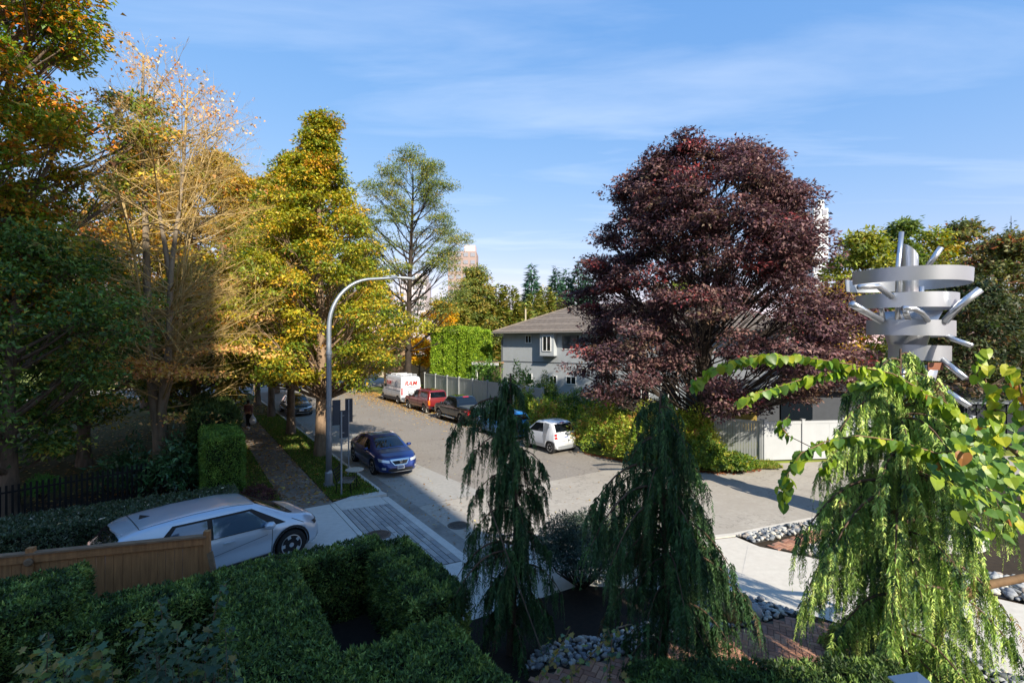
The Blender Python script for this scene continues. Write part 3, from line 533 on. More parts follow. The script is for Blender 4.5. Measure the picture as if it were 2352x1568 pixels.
make_tree('street_tree', 'yellow-green street tree standing second from the lamp post', (p.x, p.y, 0), 16.2, 3.6, [(2.8, 3.0), (4.5, 4.2), (7, 4.0), (10, 3.0), (13, 1.6), (16.2, 0.12)], 0.22, 84, 14, 54, 0.18, YG, 102, cr=0.6, lobe_r=1.1, apex=7, zpow=1.15, rise=1.1, group='street trees along the pavement', fill=0.35)
p = W(5.2, 38.3)*KR
make_tree('street_tree', 'street tree standing third from the lamp post near the dark car', (p.x, p.y, 0), 16.5, 3.4, [(3.0, 3.2), (5, 4.4), (8, 4.2), (11, 3.0), (14, 1.6), (16.5, 0.15)], 0.22, 66, 12, 48, 0.22, YG2, 103, cr=0.65, lobe_r=1.2, apex=5, rise=1.1, group='street trees along the pavement', fill=0.35)
p = W(5.2, 46.0)*KR
make_tree('street_tree', 'street tree standing fourth from the lamp post', (p.x, p.y, 0), 15.5, 3.6, [(3.2, 3.0), (6, 4.2), (8, 4.0), (11, 3.0), (15.5, 0.2)], 0.22, 44, 11, 44, 0.27, YG2, 104, cr=0.75, lobe_r=1.3, rise=1.1, group='street trees along the pavement', fill=0.35)
# the golden trees of the park behind
GOLD = [('#a4842c', 4), ('#b9902f', 3), ('#8a8029', 3), ('#6f7326', 2), ('#a8692a', 1)]
GOLD2 = [('#7c6a2e', 4), ('#94702f', 3), ('#606026', 3), ('#a15f2a', 1.4)]
make_tree('park_tree', 'broad golden park tree behind the bare tree, closest to the pavement', (-22.5, 38.0, 0), 19.5, 2.5, [(2.0, 4.5), (5, 6.2), (10, 6.0), (14, 4.6), (17.5, 2.6), (19.5, 0.3)], 0.35, 76, 12, 62, 0.25, GOLD, 111, cr=0.8, lobe_r=1.5, apex=4, group='golden trees of the park')
make_tree('park_tree', 'golden brown park tree behind the tall left maple', (-29.0, 39.0, 0), 21.0, 2.5, [(2.0, 4.5), (6, 6.2), (11, 6.0), (15, 4.6), (19, 2.2), (21, 0.3)], 0.35, 60, 12, 50, 0.31, GOLD2, 112, cr=0.85, lobe_r=1.5, apex=4, group='golden trees of the park')
make_tree('park_tree', 'far golden park tree between the bare tree and the street trees', (-25.0, 52.0, 0), 22.5, 3, [(2.5, 4.5), (7, 6.2), (12, 5.6), (17, 3.8), (22.5, 0.3)], 0.35, 44, 11, 44, 0.42, GOLD, 113, cr=1.0, lobe_r=1.7, group='golden trees of the park')
make_tree('park_tree', 'shaded olive park tree low behind the bare tree trunk', (-17.8, 27.5, 0), 9.5, 2.2, [(2.0, 2.4), (4, 3.8), (6.5, 3.6), (9.5, 0.4)], 0.2, 36, 12, 44, 0.22, [('#6d6a26', 3), ('#8a7a2c', 3), ('#4d5722', 3), ('#9a7430', 1)], 114, cr=0.7, lobe_r=1.1, group='golden trees of the park')
# big maple, left edge
MAP = [('#6f8428', 4), ('#8f9030', 3), ('#566e24', 3), ('#bf8a30', 2.4), ('#c8752c', 1.4), ('#d4ac48', 1)]
make_tree('maple_tree', 'huge green and orange maple filling the top left corner', (-17.6, 16.0, 0), 19.5, 6.0, [(5.5, 2.6), (9, 4.0), (13, 4.6), (16, 4.3), (19.5, 2.4)], 0.42, 95, 15, 70, 0.165, MAP, 121, cr=0.62, lobe_r=1.15, fill=0.35)
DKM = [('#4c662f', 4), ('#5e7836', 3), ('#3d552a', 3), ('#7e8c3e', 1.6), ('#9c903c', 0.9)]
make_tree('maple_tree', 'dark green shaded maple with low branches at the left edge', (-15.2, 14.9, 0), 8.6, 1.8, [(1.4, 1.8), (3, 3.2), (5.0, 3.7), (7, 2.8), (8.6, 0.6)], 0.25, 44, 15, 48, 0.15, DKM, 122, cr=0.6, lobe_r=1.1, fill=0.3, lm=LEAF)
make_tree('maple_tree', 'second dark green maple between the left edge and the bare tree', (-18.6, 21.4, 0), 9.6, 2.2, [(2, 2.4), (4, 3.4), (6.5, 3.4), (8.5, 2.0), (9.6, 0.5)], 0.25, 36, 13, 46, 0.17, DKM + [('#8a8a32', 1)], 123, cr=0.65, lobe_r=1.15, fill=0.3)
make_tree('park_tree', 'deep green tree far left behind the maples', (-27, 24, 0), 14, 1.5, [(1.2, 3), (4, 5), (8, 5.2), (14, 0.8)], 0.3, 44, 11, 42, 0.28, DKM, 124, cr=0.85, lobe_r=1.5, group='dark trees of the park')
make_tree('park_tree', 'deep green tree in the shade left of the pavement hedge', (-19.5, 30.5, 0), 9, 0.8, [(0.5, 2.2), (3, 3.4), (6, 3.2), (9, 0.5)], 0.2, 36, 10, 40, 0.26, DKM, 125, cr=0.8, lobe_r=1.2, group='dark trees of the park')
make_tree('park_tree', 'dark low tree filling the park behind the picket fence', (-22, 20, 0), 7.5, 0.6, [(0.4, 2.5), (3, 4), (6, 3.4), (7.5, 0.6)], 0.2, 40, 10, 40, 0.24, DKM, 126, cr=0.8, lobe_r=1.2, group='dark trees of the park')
# bare multi-stemmed tree with pale twigs and a few peach leaves
def bare_tree():
    rng = np.random.default_rng(7); B = np.array([-14.3, 20.0, 0.0]); root = E('katsura_tree', 'nearly bare multi-stemmed tree with pale twigs and peach leaves', 'tree', B)
    thick, thin, tips = [], [], []
    def path(pts, r0, r1, store, k=10):
        pts = [np.array(q, float) for q in pts]; n = len(pts)-1; out = []
        for i in range(k+1):
            f = i/k*n; j = min(int(f), n-1); g = f-j; p0, p1, p2, p3 = pts[max(j-1, 0)], pts[j], pts[j+1], pts[min(j+2, n)]
            out.append(0.5*((2*p1)+(-p0+p2)*g+(2*p0-5*p1+4*p2-p3)*g*g+(-p0+3*p1-3*p2+p3)*g**3))
        for i in range(k): store.append((out[i], out[i+1], r0+(r1-r0)*i/k, r0+(r1-r0)*(i+1)/k))
        return out
    tr = [path([B+[0, 0, -.1], B+[-.05, 0, 1.6], B+[-.28, 0, 3.4], B+[-.55, .1, 6.5], B+[-.75, .2, 10.5], B+[-.95, .3, 14], B+[-.9, .3, 17.2]], 0.27, 0.03, thick, 22),
          path([B+[.1, 0, 1.2], B+[.16, -.1, 3.0], B+[.5, -.2, 5.2], B+[.62, -.25, 8.2], B+[1.0, -.2, 11.5], B+[1.25, -.2, 15.5]], 0.20, 0.03, thick, 20),
          path([B+[.55, -.2, 8.0], B+[.38, -.3, 9.4], B+[.15, -.3, 11.0], B+[.1, -.2, 14]], 0.12, 0.02, thick, 10)]
    for i in range(9):
        a = rng.uniform(0, 6.28); tr.append(path([B+[.05, .1, 2.4], B+[math.cos(a)*.5, math.sin(a)*.5+.2, 5], B+[math.cos(a)*1.1, math.sin(a)*.9, 9+rng.uniform(0, 1)], B+[math.cos(a)*2.0, math.sin(a)*1.6, 12+rng.uniform(0, 3.0)]], 0.06, 0.012, thick, 12))
    envz, envr = [2, 4, 6, 8.5, 11, 14, 17.8], [2.2, 3.6, 5.4, 5.6, 4.6, 3.0, 0.9]
    for i in range(170):
        t = tr[rng.integers(0, len(tr))] if rng.random() < .5 else tr[rng.integers(0, 2)]; k = rng.integers(3, len(t)-1); p0 = t[k]
        if p0[2] < 2.2 or p0[2] > 15.2: continue
        a = rng.uniform(0, 6.28); 
        if rng.random() < .3: a = rng.normal(0, .5)
        z1 = min(p0[2] + rng.uniform(0.2, 3.0), 16.4); r = np.interp(z1, envz, envr)*rng.uniform(.55, 1.0); p1 = np.array([B[0]+math.cos(a)*r, B[1]+math.sin(a)*r, z1])
        mid = (p0+p1)/2 + [0, 0, rng.uniform(-.5, .6)]; q = path([p0, mid, p1], min(0.055, 0.022+0.004*r), 0.007, thick, 6)
        for j in range(13):
            f = rng.uniform(.15, 1); k2 = min(int(f*6), 5); s0 = q[k2]*(1-(f*6-k2)) + q[k2+1]*(f*6-k2); dd = (q[k2+1]-q[k2]); dd = dd/np.linalg.norm(dd)
            d2 = dd*0.9 + rng.normal(0, .5, 3) + np.array([0, 0, .12]); d2 /= np.linalg.norm(d2); ln = rng.uniform(.5, 1.6); m1 = s0+d2*ln*.5; e1 = s0+d2*ln+np.array([0, 0, -.05*ln])
            thin.append((s0, m1, .007, .005)); thin.append((m1, e1, .005, .0028)); tips.append(e1)
            for _ in range(5):
                d3 = d2*.8+rng.normal(0, .55, 3); d3 /= np.linalg.norm(d3); s1 = s0 + d2*ln*rng.uniform(.2, .95); l3 = rng.uniform(.2, .6); thin.append((s1, s1+d3*l3, .0042, .002)); tips.append(s1+d3*l3)
    seg_obj('trunk', [s for s in thick if s[2] > 0.05], mat('katsura_bark', '#8d7f6d', 0.9, var=0.4, scale=5, bump=.7, bscale=24, stretch=(1, 1, .25)), root, 8)
    seg_obj('branches', [s for s in thick if s[2] <= 0.05], mat('pale_branch', '#b39b6c', .85, var=.2), root, 5)
    seg_obj('twigs', thin, mat('pale_twig', '#c6a868', .85, var=.15), root, 3)
    T = np.array(tips); top = T[(T[:, 2] > 14.0) & (rng.random(len(T)) < 0.24)]; side = T[(T[:, 2] > 8.5) & (T[:, 2] <= 13.6) & (np.hypot(T[:, 0]-B[0], T[:, 1]-B[1]) > 3.6) & (rng.random(len(T)) < .12)]
    def lf(P, L, palette, k):
        P = np.repeat(P, k, axis=0) + rng.normal(0, .09, (len(P)*k, 3)); n = len(P); C = pal(rng, palette, n, 1); return P, rng.normal(0, 1, (n, 3))+[0, 0, -.4], nrm(rng.normal(0, .6, (n, 3))+[0, 0, .8]), L*(.7+.6*rng.random(n)), C
    A = [lf(top, .13, [('#d8a878', 3), ('#dcb68e', 3), ('#cf9a5a', 2), ('#c58b63', 1)], 3), lf(side, .15, [('#d1a86a', 3), ('#c98f62', 2)], 2)]
    # leafy tiers low on the tree
    for (dx, dy, z, ax, ay, n) in ((-.2, -1.3, 4.6, 1.5, 1.0, 1100), (1.4, -1.2, 4.3, 1.7, 1.0, 900), (-2.6, -.8, 6.2, 1.8, 1.2, 1000), (2.6, .6, 6.6, 2.2, 1.4, 500), (3.6, 1.0, 8.0, 2.2, 1.2, 350), (3.0, -.4, 5.2, 2.4, 1.3, 500), (2.2, -1.4, 2.6, 1.2, .5, 260), (-1.2, -1.6, 3.3, 1.3, .8, 500)):
        g = rng.normal(0, 1, (n, 3))*[ax*.5, ay*.5, .10] + B + [dx, dy, z]; g[:, 2] += -.12*np.hypot(g[:, 0]-B[0]-dx, g[:, 1]-B[1]-dy); C = pal(rng, [('#c99a66', 3), ('#d4a85e', 3), ('#b98350', 1.5), ('#c7b057', 2)], n, 1)
        A.append((g, rng.normal(0, 1, (n, 3))+[0, 0, -.5], nrm(rng.normal(0, .6, (n, 3))+[0, -.3, .7]), .13*(.7+.6*rng.random(n)), C))
    P, D, N, L, C = [np.concatenate([a[i] for a in A]) for i in range(5)]; leaf_obj('crown', P, D, N, L, L*.8, C, LEAF, root)
bare_tree()
# purple beech
PUR = [('#4e363a', 4), ('#624849', 4), ('#3e2d31', 3), ('#775b57', 2.5), ('#80403f', 0.5), ('#685545', 1.5)]
make_tree('purple_tree', 'large dome-shaped purple-leaved tree in front of the grey house', (9.55, 24.4, 0), 14.4, 2.2, [(1.8, 4.6), (3.4, 6.2), (5.5, 6.5), (8, 6.2), (10, 6.0), (12, 5.2), (13.2, 4.2), (14.3, 2.6)], 0.42, 165, 15, 76, 0.165, PUR, 131, cr=0.62, flat=0.55, lobe_r=1.15, fill=0.5, bark=BARKD, rise=0.85, limb_r=.13, lm=leaf_mat('purple_leaf', 0.22, 0.55, 0.25))
# feathery open tree beyond the street
FEA = [('#6f7a3a', 3), ('#5c6b35', 3), ('#86863c', 2), ('#9a8a3a', 1)]
make_tree('open_tree', 'airy olive tree with open branches against the sky behind the street', (-10.6, 50, 0), 24.0, 6.0, [(5, 4.0), (7.5, 7.2), (12, 7.2), (15, 6.6), (19, 6.0), (22, 4.6), (24, 2.4)], .38, 66, 14, 62, .22, FEA, 141, cr=.85, flat=.45, lobe_r=1.7, aspect=.4, fill=.42, rise=.95, lean=(.02, 0), zpow=.9, bark=BARKD)
YEL = [('#d8a81e', 4), ('#e0b52a', 3), ('#c9961f', 2), ('#b9a42c', 1)]
make_tree('yellow_tree', 'brilliant yellow tree beyond the parked van', (-8.4, 57, 0), 9.6, 2.0, [(1.8, 1.8), (4, 2.8), (7, 2.5), (9.6, .4)], .25, 26, 9, 44, .34, YEL, 142, cr=.75, lobe_r=.9, lean=(.03, 0))
make_tree('yellow_tree', 'small bright yellow tree low behind the white van', (-10.2, 54, 0), 5.6, 2.6, [(2.4, 1.2), (4, 1.8), (5.6, .4)], .14, 14, 8, 40, .28, YEL, 143, cr=.6, lobe_r=.6)
make_tree('park_tree', 'green and yellow tree across the junction behind the street trees', (-19, 62, 0), 16, 2.5, [(2, 4), (6, 5.5), (11, 4.6), (16, .6)], .3, 36, 10, 40, .44, YG2, 144, cr=1.1, lobe_r=1.5, group='trees across the junction')
make_tree('park_tree', 'olive rounded tree standing between the airy tree and the grey house', (-5.0, 66, 0), 15.0, 3, [(2.5, 2.6), (6, 3.8), (10, 3.2), (14.5, .5)], .28, 40, 10, 46, .3, FEA + [('#8a7a3c', 2)], 148, cr=.85, lobe_r=1.2, group='trees across the junction')
make_tree('park_tree', 'yellow tree across the junction seen under the bare tree', (-34, 76, 0), 15, 1.5, [(1, 5), (5, 6.5), (10, 5.5), (15, .6)], .3, 36, 10, 36, .5, YG, 145, cr=1.3, lobe_r=1.8, group='trees across the junction')
make_tree('park_tree', 'far golden tree closing the view at the left', (-48, 60, 0), 20, 1.0, [(1, 6), (6, 8.5), (13, 7), (20, 1)], .4, 40, 10, 38, .5, GOLD, 146, cr=1.4, lobe_r=2.2, group='trees across the junction')
make_tree('park_tree', 'far golden tree between park trunks', (-44, 82, 0), 22, 1.0, [(1, 8), (6, 10), (13, 8), (22, 1)], .4, 40, 10, 38, .6, GOLD2, 147, cr=1.7, lobe_r=2.4, group='trees across the junction')

def conifer(name, label, base, H, r, n, palette, seed, leaf=.45, z0=.6, group=None, power=.9, droop=.35, tiers=0, aspect=.3, dense=.35):
    rng = np.random.default_rng(seed); base = np.array(base, float); root = E(name, label, 'conifer', base, group=group); f = 1-np.sqrt(rng.random(n)); z = z0 + (H-z0)*f
    th = rng.uniform(0, 6.28, n); tn = 1.0
    if tiers:
        k = np.floor(z/(H/tiers)); fr = z/(H/tiers)-k; tn = .62+.42*(1-fr)
        z = (k + fr*.8)*(H/tiers)
    rr_ = r*(1-(z-z0)/(H-z0)).clip(0, 1)**power*tn*(1+.16*np.sin(5*th+z*1.7+seed)+.10*np.sin(11*th-z*3)); q = 1-dense*rng.random(n)**1.3; o = np.stack([np.cos(th), np.sin(th), np.zeros(n)], 1)
    P = base + o*(rr_*q)[:, None]; P[:, 2] = base[2]+z - droop*rr_*q*.35; D = o + np.array([0, 0, -droop+.15]) + rng.normal(0, .35, (n, 3)); N = nrm(np.array([0, 0, 1.])+o*.3+rng.normal(0, .4, (n, 3))); L = leaf*(.6+.7*rng.random(n))
    segs = [(base+[0, 0, -.1], base+[0, 0, H*.5], .02*H*.7, .012*H*.7), (base+[0, 0, H*.5], base+[0, 0, H*.99], .012*H*.7, .02)]
    for i in range(40):
        zz = z0+(H-z0)*(i/40); a = rng.uniform(0, 6.28); rb = r*(1-(zz-z0)/(H-z0))**power*.8; segs.append((base+[0, 0, zz], base+[math.cos(a)*rb, math.sin(a)*rb, zz-droop*rb*.35], .03, .01))
    seg_obj('trunk', segs, BARKD, root, 5); leaf_obj('crown', P, D, N, L, L*aspect, pal(rng, palette, n//12+1, 12)[:n], NEEDLE, root)
CYP = [('#6b7434', 3), ('#80803a', 3), ('#8e7c3c', 2), ('#5a672f', 2)]
for i, (u, top, y) in enumerate(((1075, 640, 66), (1108, 642, 67), (1140, 650, 68), (1170, 652, 69), (1052, 690, 62), (1200, 690, 70), (1228, 668, 74), (1252, 655, 78), (1278, 672, 80))):
    x = (u-1176)/1130*y; H = 5.4+(784-top)/1130*y
    conifer('cypress', 'olive-brown cypress, %s of the row behind the grey house' % ('first', 'second', 'third', 'fourth', 'lowest', 'sixth', 'seventh', 'eighth', 'last')[i], (x, y, 0), H, 3.0, 9000, CYP, 150+i, leaf=.8, power=.55, droop=.1, group='cypress row', aspect=.42, dense=.25)
SPR = [('#2d4a3c', 3), ('#3a5a46', 3), ('#48684f', 2)]
for i, (u, top, y, r) in enumerate(((1221, 600, 88, 3.2), (1276, 607, 92, 2.8), (1300, 612, 96, 3.0), (1328, 592, 94, 3.6), (1350, 610, 98, 3.4))):
    conifer('spruce', 'dark blue-green spruce, %s on the skyline left of the purple tree' % ('the solitary one', 'second', 'third', 'fourth', 'the one half hidden')[i], ((u-1176)/1130*y, y, 0), 5.4+(784-top)/1130*y, r*1.15, 6500, SPR, 170+i, leaf=1.15, power=.85, tiers=13, group='skyline spruces', droop=.45)
conifer('spruce', 'solitary dark spruce at the right edge of the skyline', ((2322-1176)/1130*62, 62, 0), 5.4+(784-492)/1130*62, 3.0, 5200, SPR, 180, leaf=.6, power=.85, tiers=15, droop=.45)
# trees behind the sculpture
RT = [('#7c8232', 3), ('#93913a', 3), ('#5f6d2c', 3), ('#a58a36', 1)]
RG = [('#6b6a3a', 3), ('#7f7444', 2), ('#57602f', 3), ('#8f5a3c', 1.4)]
make_tree('garden_tree', 'yellow-green tree right behind the purple tree', (28.5, 40, 0), 14.0, 3, [(2.5, 2.6), (6, 3.8), (10, 3.0), (14, .4)], .25, 34, 10, 40, .34, RT, 191, cr=.85, lobe_r=1.2, group='trees behind the sculpture', fill=.35)
make_tree('garden_tree', 'upright green tree behind the top of the sculpture', (33.2, 42, 0), 15.6, 3, [(2.5, 2.0), (6, 2.6), (11, 1.8), (15.6, .3)], .22, 30, 9, 40, .34, [('#56682e', 3), ('#6d7a35', 3), ('#44552a', 2)], 192, cr=.75, lobe_r=.9, group='trees behind the sculpture', fill=.3)
make_tree('garden_tree', 'loose green tree right of the sculpture top', (37.0, 43, 0), 14.8, 4, [(3.5, 2.6), (8, 3.6), (12, 2.6), (14.8, .4)], .25, 28, 8, 36, .34, RT, 193, cr=.8, lobe_r=1.2, group='trees behind the sculpture', fill=.35)
make_tree('garden_tree', 'reddish green tree at the right picture edge', (31.5, 31, 0), 11.8, 2, [(1.5, 3.5), (5, 5), (8.5, 4), (11.8, .5)], .28, 46, 12, 44, .26, RG, 194, cr=.8, lobe_r=1.2, group='trees behind the sculpture', fill=.35)
make_tree('garden_tree', 'dark shaded tree behind the right half of the sculpture', (25.5, 27.5, 0), 8.6, .8, [(.6, 2.8), (3, 3.9), (6, 3.2), (8.6, .5)], .22, 44, 11, 42, .22, [('#3a4526', 3), ('#4a4f2c', 2), ('#2d3820', 3), ('#5f4a33', 1)], 195, cr=.75, lobe_r=1.1, group='trees behind the sculpture')
make_tree('orange_tree', 'small orange and yellow tree left of the sculpture', (20.2, 31, 0), 8.6, 1.8, [(1.5, 1.4), (4, 2.0), (7, 1.5), (8.6, .4)], .16, 30, 10, 42, .2, [('#b08a2c', 3), ('#b89a34', 3), ('#a8682a', 1.2), ('#808a30', 3)], 196, cr=.6, lobe_r=.8)
make_tree('garden_tree', 'tall olive tree on the right skyline', (43, 47, 0), 16.5, 4, [(3, 3), (8, 4.6), (13, 3.4), (16.5, .5)], .3, 34, 9, 40, .38, RG, 197, cr=1.0, lobe_r=1.4, group='trees behind the sculpture', fill=.35)
make_tree('garden_tree', 'green tree behind the house and the purple tree', (17.5, 50, 0), 11.0, 3, [(2.5, 4), (6, 5.0), (11, .6)], .3, 30, 9, 38, .4, RT, 198, cr=1.1, lobe_r=1.5, group='trees behind the sculpture', fill=.35)
# ================================================================== VEHICLES
RUBBER = mat('rubber', '#1b1b1c', 0.85); ALLOY = mat('alloy', '#b9bbbd', 0.3, 0.85); DKPL = mat('dark_plastic', '#1d1e20', 0.6); GLASS = mat('car_glass', '#10151a', 0.04, 0.0, 0.9)
CHROME = mat('chrome', '#d5d7d9', 0.12, 1.0); REDL = mat('red_lamp', '#a3181c', 0.18, 0, 0.6, coat=1); AMBER = mat('amber_lamp', '#c0641a', 0.2, 0, 0.6); LAMP = mat('clear_lamp', '#c8ccd0', 0.12, 0.4, 0.8, coat=1)
PLATE = mat('plate', '#c4c6cc', 0.5, var=0.1, scale=40); PLATEB = mat('plate_border', '#5d6f9c', 0.5); SEAM = mat('seam', '#0c0c0d', 0.7)
def paint(name, col, metal=0.35, rough=0.32): return mat(name, col, rough, metal, 0.5, coat=1.0, var=0.05, scale=1.5)
def smooth_fn(pts, win=0.06):
    x = np.array([p[0] for p in pts]); y = np.array([p[1] for p in pts])
    def f(t):
        t = np.asarray(t, float); return sum(np.interp(t+o, x, y) for o in np.linspace(-win, win, 7))/7
    return f
class Car:
    def __init__(s, name, label, cat, loc, rz, body, top, belt, hw, bottom, roofw, axles, wr, track, ww=0.22, group=None, rim='spoke', arch=1.13, win=0.06, bodyname='body'):
        s.root = E(name, label, cat, loc, rz, group); s.name = name
        x0, x1 = top[0][0], top[-1][0]; xs = np.unique(np.concatenate([np.linspace(x0, x1, 70), [x0+.02, x0+.05, x1-.02, x1-.05]])); T, B, Wf = smooth_fn(top, win), smooth_fn(belt, 0.05), smooth_fn(hw, 0.03)
        Z0 = smooth_fn(bottom, 0.05) if hasattr(bottom, '__len__') else (lambda t: np.full_like(np.asarray(t, float), bottom))
        vs, rings = [], []
        for x in xs:
            zt, zb, w, z0 = float(T(x)), float(B(x)), float(Wf(x)), float(Z0(x)); zb = min(zb, zt-0.012); h = zt-zb; k = min(1, max(0, h/0.35)); wt = w*(0.88*(1-k)+roofw*k); wb = w*0.955; hl = zb-z0
            half = [(w*.78, z0), (w*.94, z0+.04), (w*.985, z0+.28*hl), (w, z0+.55*hl), (w*.985, zb-.22*hl*.6), (wb, zb), (wb+(wt-wb)*.5, zb+.5*h), (wt+(wb-wt)*.10, zt-.16*h), (wt*.93, zt-.045*h-.004), (wt*.7, zt-.008), (wt*.35, zt)]
            r = [(x, y, z) for y, z in half] + [(x, 0, zt+.002)] + [(x, -y, z) for y, z in half[::-1]]; rings.append(r); vs += r
        m = len(rings[0]); fs = [(i*m+j, i*m+(j+1) % m, (i+1)*m+(j+1) % m, (i+1)*m+j) for i in range(len(xs)-1) for j in range(m)]
        fs += [tuple(range(m))[::-1], tuple((len(xs)-1)*m+j for j in range(m))]
        bm = MB().add(vs, fs); me = bm.mesh(bodyname, [body, DKPL], True); s.bvh = BVHTree.FromPolygons([Vector(v) for v in vs], fs)
        o = link(bodyname, me, s.root); s.body = o
        # wheel wells: cut, then keep the cut mesh
        cut = MB()
        for ax in axles:
            for sd in (-1, 1):
                M = Matrix.Translation((ax, sd*(track/2+.20), wr)) @ Matrix.Rotation(R(90), 4, 'X'); cut.lathe([(wr*arch, -.36), (wr*arch, .36)], 28, M=M)
        co = bpy.data.objects.new('cutter', cut.mesh('cutter', [DKPL])); COL.objects.link(co); co.matrix_world = s.root.matrix_basis.copy()
        md = o.modifiers.new('b', 'BOOLEAN'); md.operation = 'DIFFERENCE'; md.solver = 'EXACT'; md.object = co
        bpy.context.view_layer.update(); dg = bpy.context.evaluated_depsgraph_get(); ne = bpy.data.meshes.new_from_object(o.evaluated_get(dg)); o.modifiers.clear(); o.data = ne; bpy.data.objects.remove(co)
        # wheels
        n = 28; tyre = MB(); M0 = Matrix.Rotation(R(-90), 4, 'X'); h = ww/2; tyre.lathe([(wr*.66, -h*.85), (wr*.93, -h), (wr*.99, -h*.7), (wr, 0), (wr*.99, h*.7), (wr*.93, h), (wr*.66, h*.85)], n, M=M0); tm = tyre.mesh('wheel', RUBBER, True)
        rm = MB(); rm.lathe([(wr*.67, h*.2), (wr*.67, h*.86), (wr*.62, h*.9), (wr*.60, h*.5), (wr*.60, h*.2)], n, M=M0)
        for i in range(7 if rim == 'spoke' else 5):
            a = 2*math.pi*i/(7 if rim == 'spoke' else 5); d = Vector((math.cos(a), 0, math.sin(a))); rm.bar(d*wr*.08+Vector((0, h*.72, 0)), d*wr*.62+Vector((0, h*.8, 0)), wr*(.13 if rim == 'spoke' else .22), h*.16, up=(0, 1, 0))
        rm.lathe([(wr*.15, h*.5), (wr*.15, h*.86), (0.001, h*.9)], 14, M=M0); rmm = rm.mesh('rim', ALLOY)
        bk = MB(); bk.lathe([(wr*.62, h*.15), (0.001, h*.2)], 18, M=M0); bkm = bk.mesh('brake', DKPL)
        for ax in axles:
            for sd in (-1, 1):
                wo = link('wheel', tm, s.root, (ax, sd*(track/2), wr), (0, 0, 0 if sd > 0 else math.pi)); link('rim', rmm, wo); link('brake_disc', bkm, wo)
    def cast(s, p, d):
        hit = s.bvh.ray_cast(Vector(p), Vector(d)); return hit
    def patch(s, name, view, quad, m, off=0.008, nx=8, nz=5, parent=None, both=True):
        """view: side / front / rear / top. quad: 4 corners (bottom-left, bottom-right, top-right, top-left) in that view"""
        out = []
        for sd in ((1, -1) if view == 'side' and both else (1,)):
            vs = []
            for j in range(nz+1):
                for i in range(nx+1):
                    f, g = i/nx, j/nz; a = [quad[0][c]*(1-f)*(1-g)+quad[1][c]*f*(1-g)+quad[2][c]*f*g+quad[3][c]*(1-f)*g for c in (0, 1)]
                    if view == 'side': o, d = (a[0], sd*3, a[1]), (0, -sd, 0)
                    elif view == 'front': o, d = (6, a[0], a[1]), (-1, 0, 0)
                    elif view == 'rear': o, d = (-6, a[0], a[1]), (1, 0, 0)
                    else: o, d = (a[0], a[1], 5), (0, 0, -1)
                    h = s.bvh.ray_cast(Vector(o), Vector(d))
                    if h[0] is None: vs.append(None)
                    else:
                        nn = h[1] if h[1].dot(Vector(d)) < 0 else -h[1]; vs.append(tuple(h[0] + nn*off))
            ok = [i for i, v in enumerate(vs) if v]; vs = [v or vs[min(ok, key=lambda q: abs(q-i))] for i, v in enumerate(vs)]
            fs = []
            for j in range(nz):
                for i in range(nx):
                    k = j*(nx+1)+i; f = (k, k+1, k+nx+2, k+nx+1); fs.append(f)
            # rim towards the body so that the piece has thickness
            o_ = MB().add(vs, fs).obj(name, m, parent or s.root, world=False); o_.data.polygons.foreach_set('use_smooth', [True]*len(fs)); out.append(o_)
        return out[0]
    def line(s, view, a, c, w=0.012, name='seam', m=None, n=10, off=0.004):
        a, c = np.array(a, float), np.array(c, float); d = c-a; t = np.array([-d[1], d[0]])/max(np.hypot(*d), 1e-6)*w/2
        return s.patch(name, view, [tuple(a-t), tuple(c-t), tuple(c+t), tuple(a+t)] if True else None, m or SEAM, off, n, 1)
    def part(s, name, mb, m, parent=None, smooth=False): return mb.obj(name, m, parent or s.root, smooth, world=False)
    def mirror(s, x, z, y, m, size=(.10, .11, .14)):
        for sd in (1, -1):
            b = MB(); M = Matrix.Translation((x, sd*(y+size[1]*.7), z)) @ Matrix.Diagonal((size[0], size[1], size[2]*.5, 1)); b.lathe([(0.01, -1), (.7, -.8), (1, -.2), (1, .3), (.7, .85), (.01, 1)], 12, M=M); b.bar((x+.02, sd*(y-.06), z-.05), (x, sd*(y+.05), z-.03), .05, .04); s.part('mirror', b, m, smooth=True)
    def plate(s, view, y, z, w=.30, h=.15, x=None):
        q = [(y-w/2, z-h/2), (y+w/2, z-h/2), (y+w/2, z+h/2), (y-w/2, z+h/2)]; o = s.patch('licence_plate', view, q, PLATE, .022, 3, 2); s.patch('plate_band', view, [(y-w*.4, z-h*.16), (y+w*.4, z-h*.16), (y+w*.4, z+h*.2), (y-w*.4, z+h*.2)], PLATEB, .026, 3, 2, parent=o)
def carloc(e, s): p = W(e, s)*KR; return (p.x, p.y, ROADZ+0.006)
HFWD, HBACK = RZ+R(90), RZ-R(90)         # facing up the street / facing the viewer

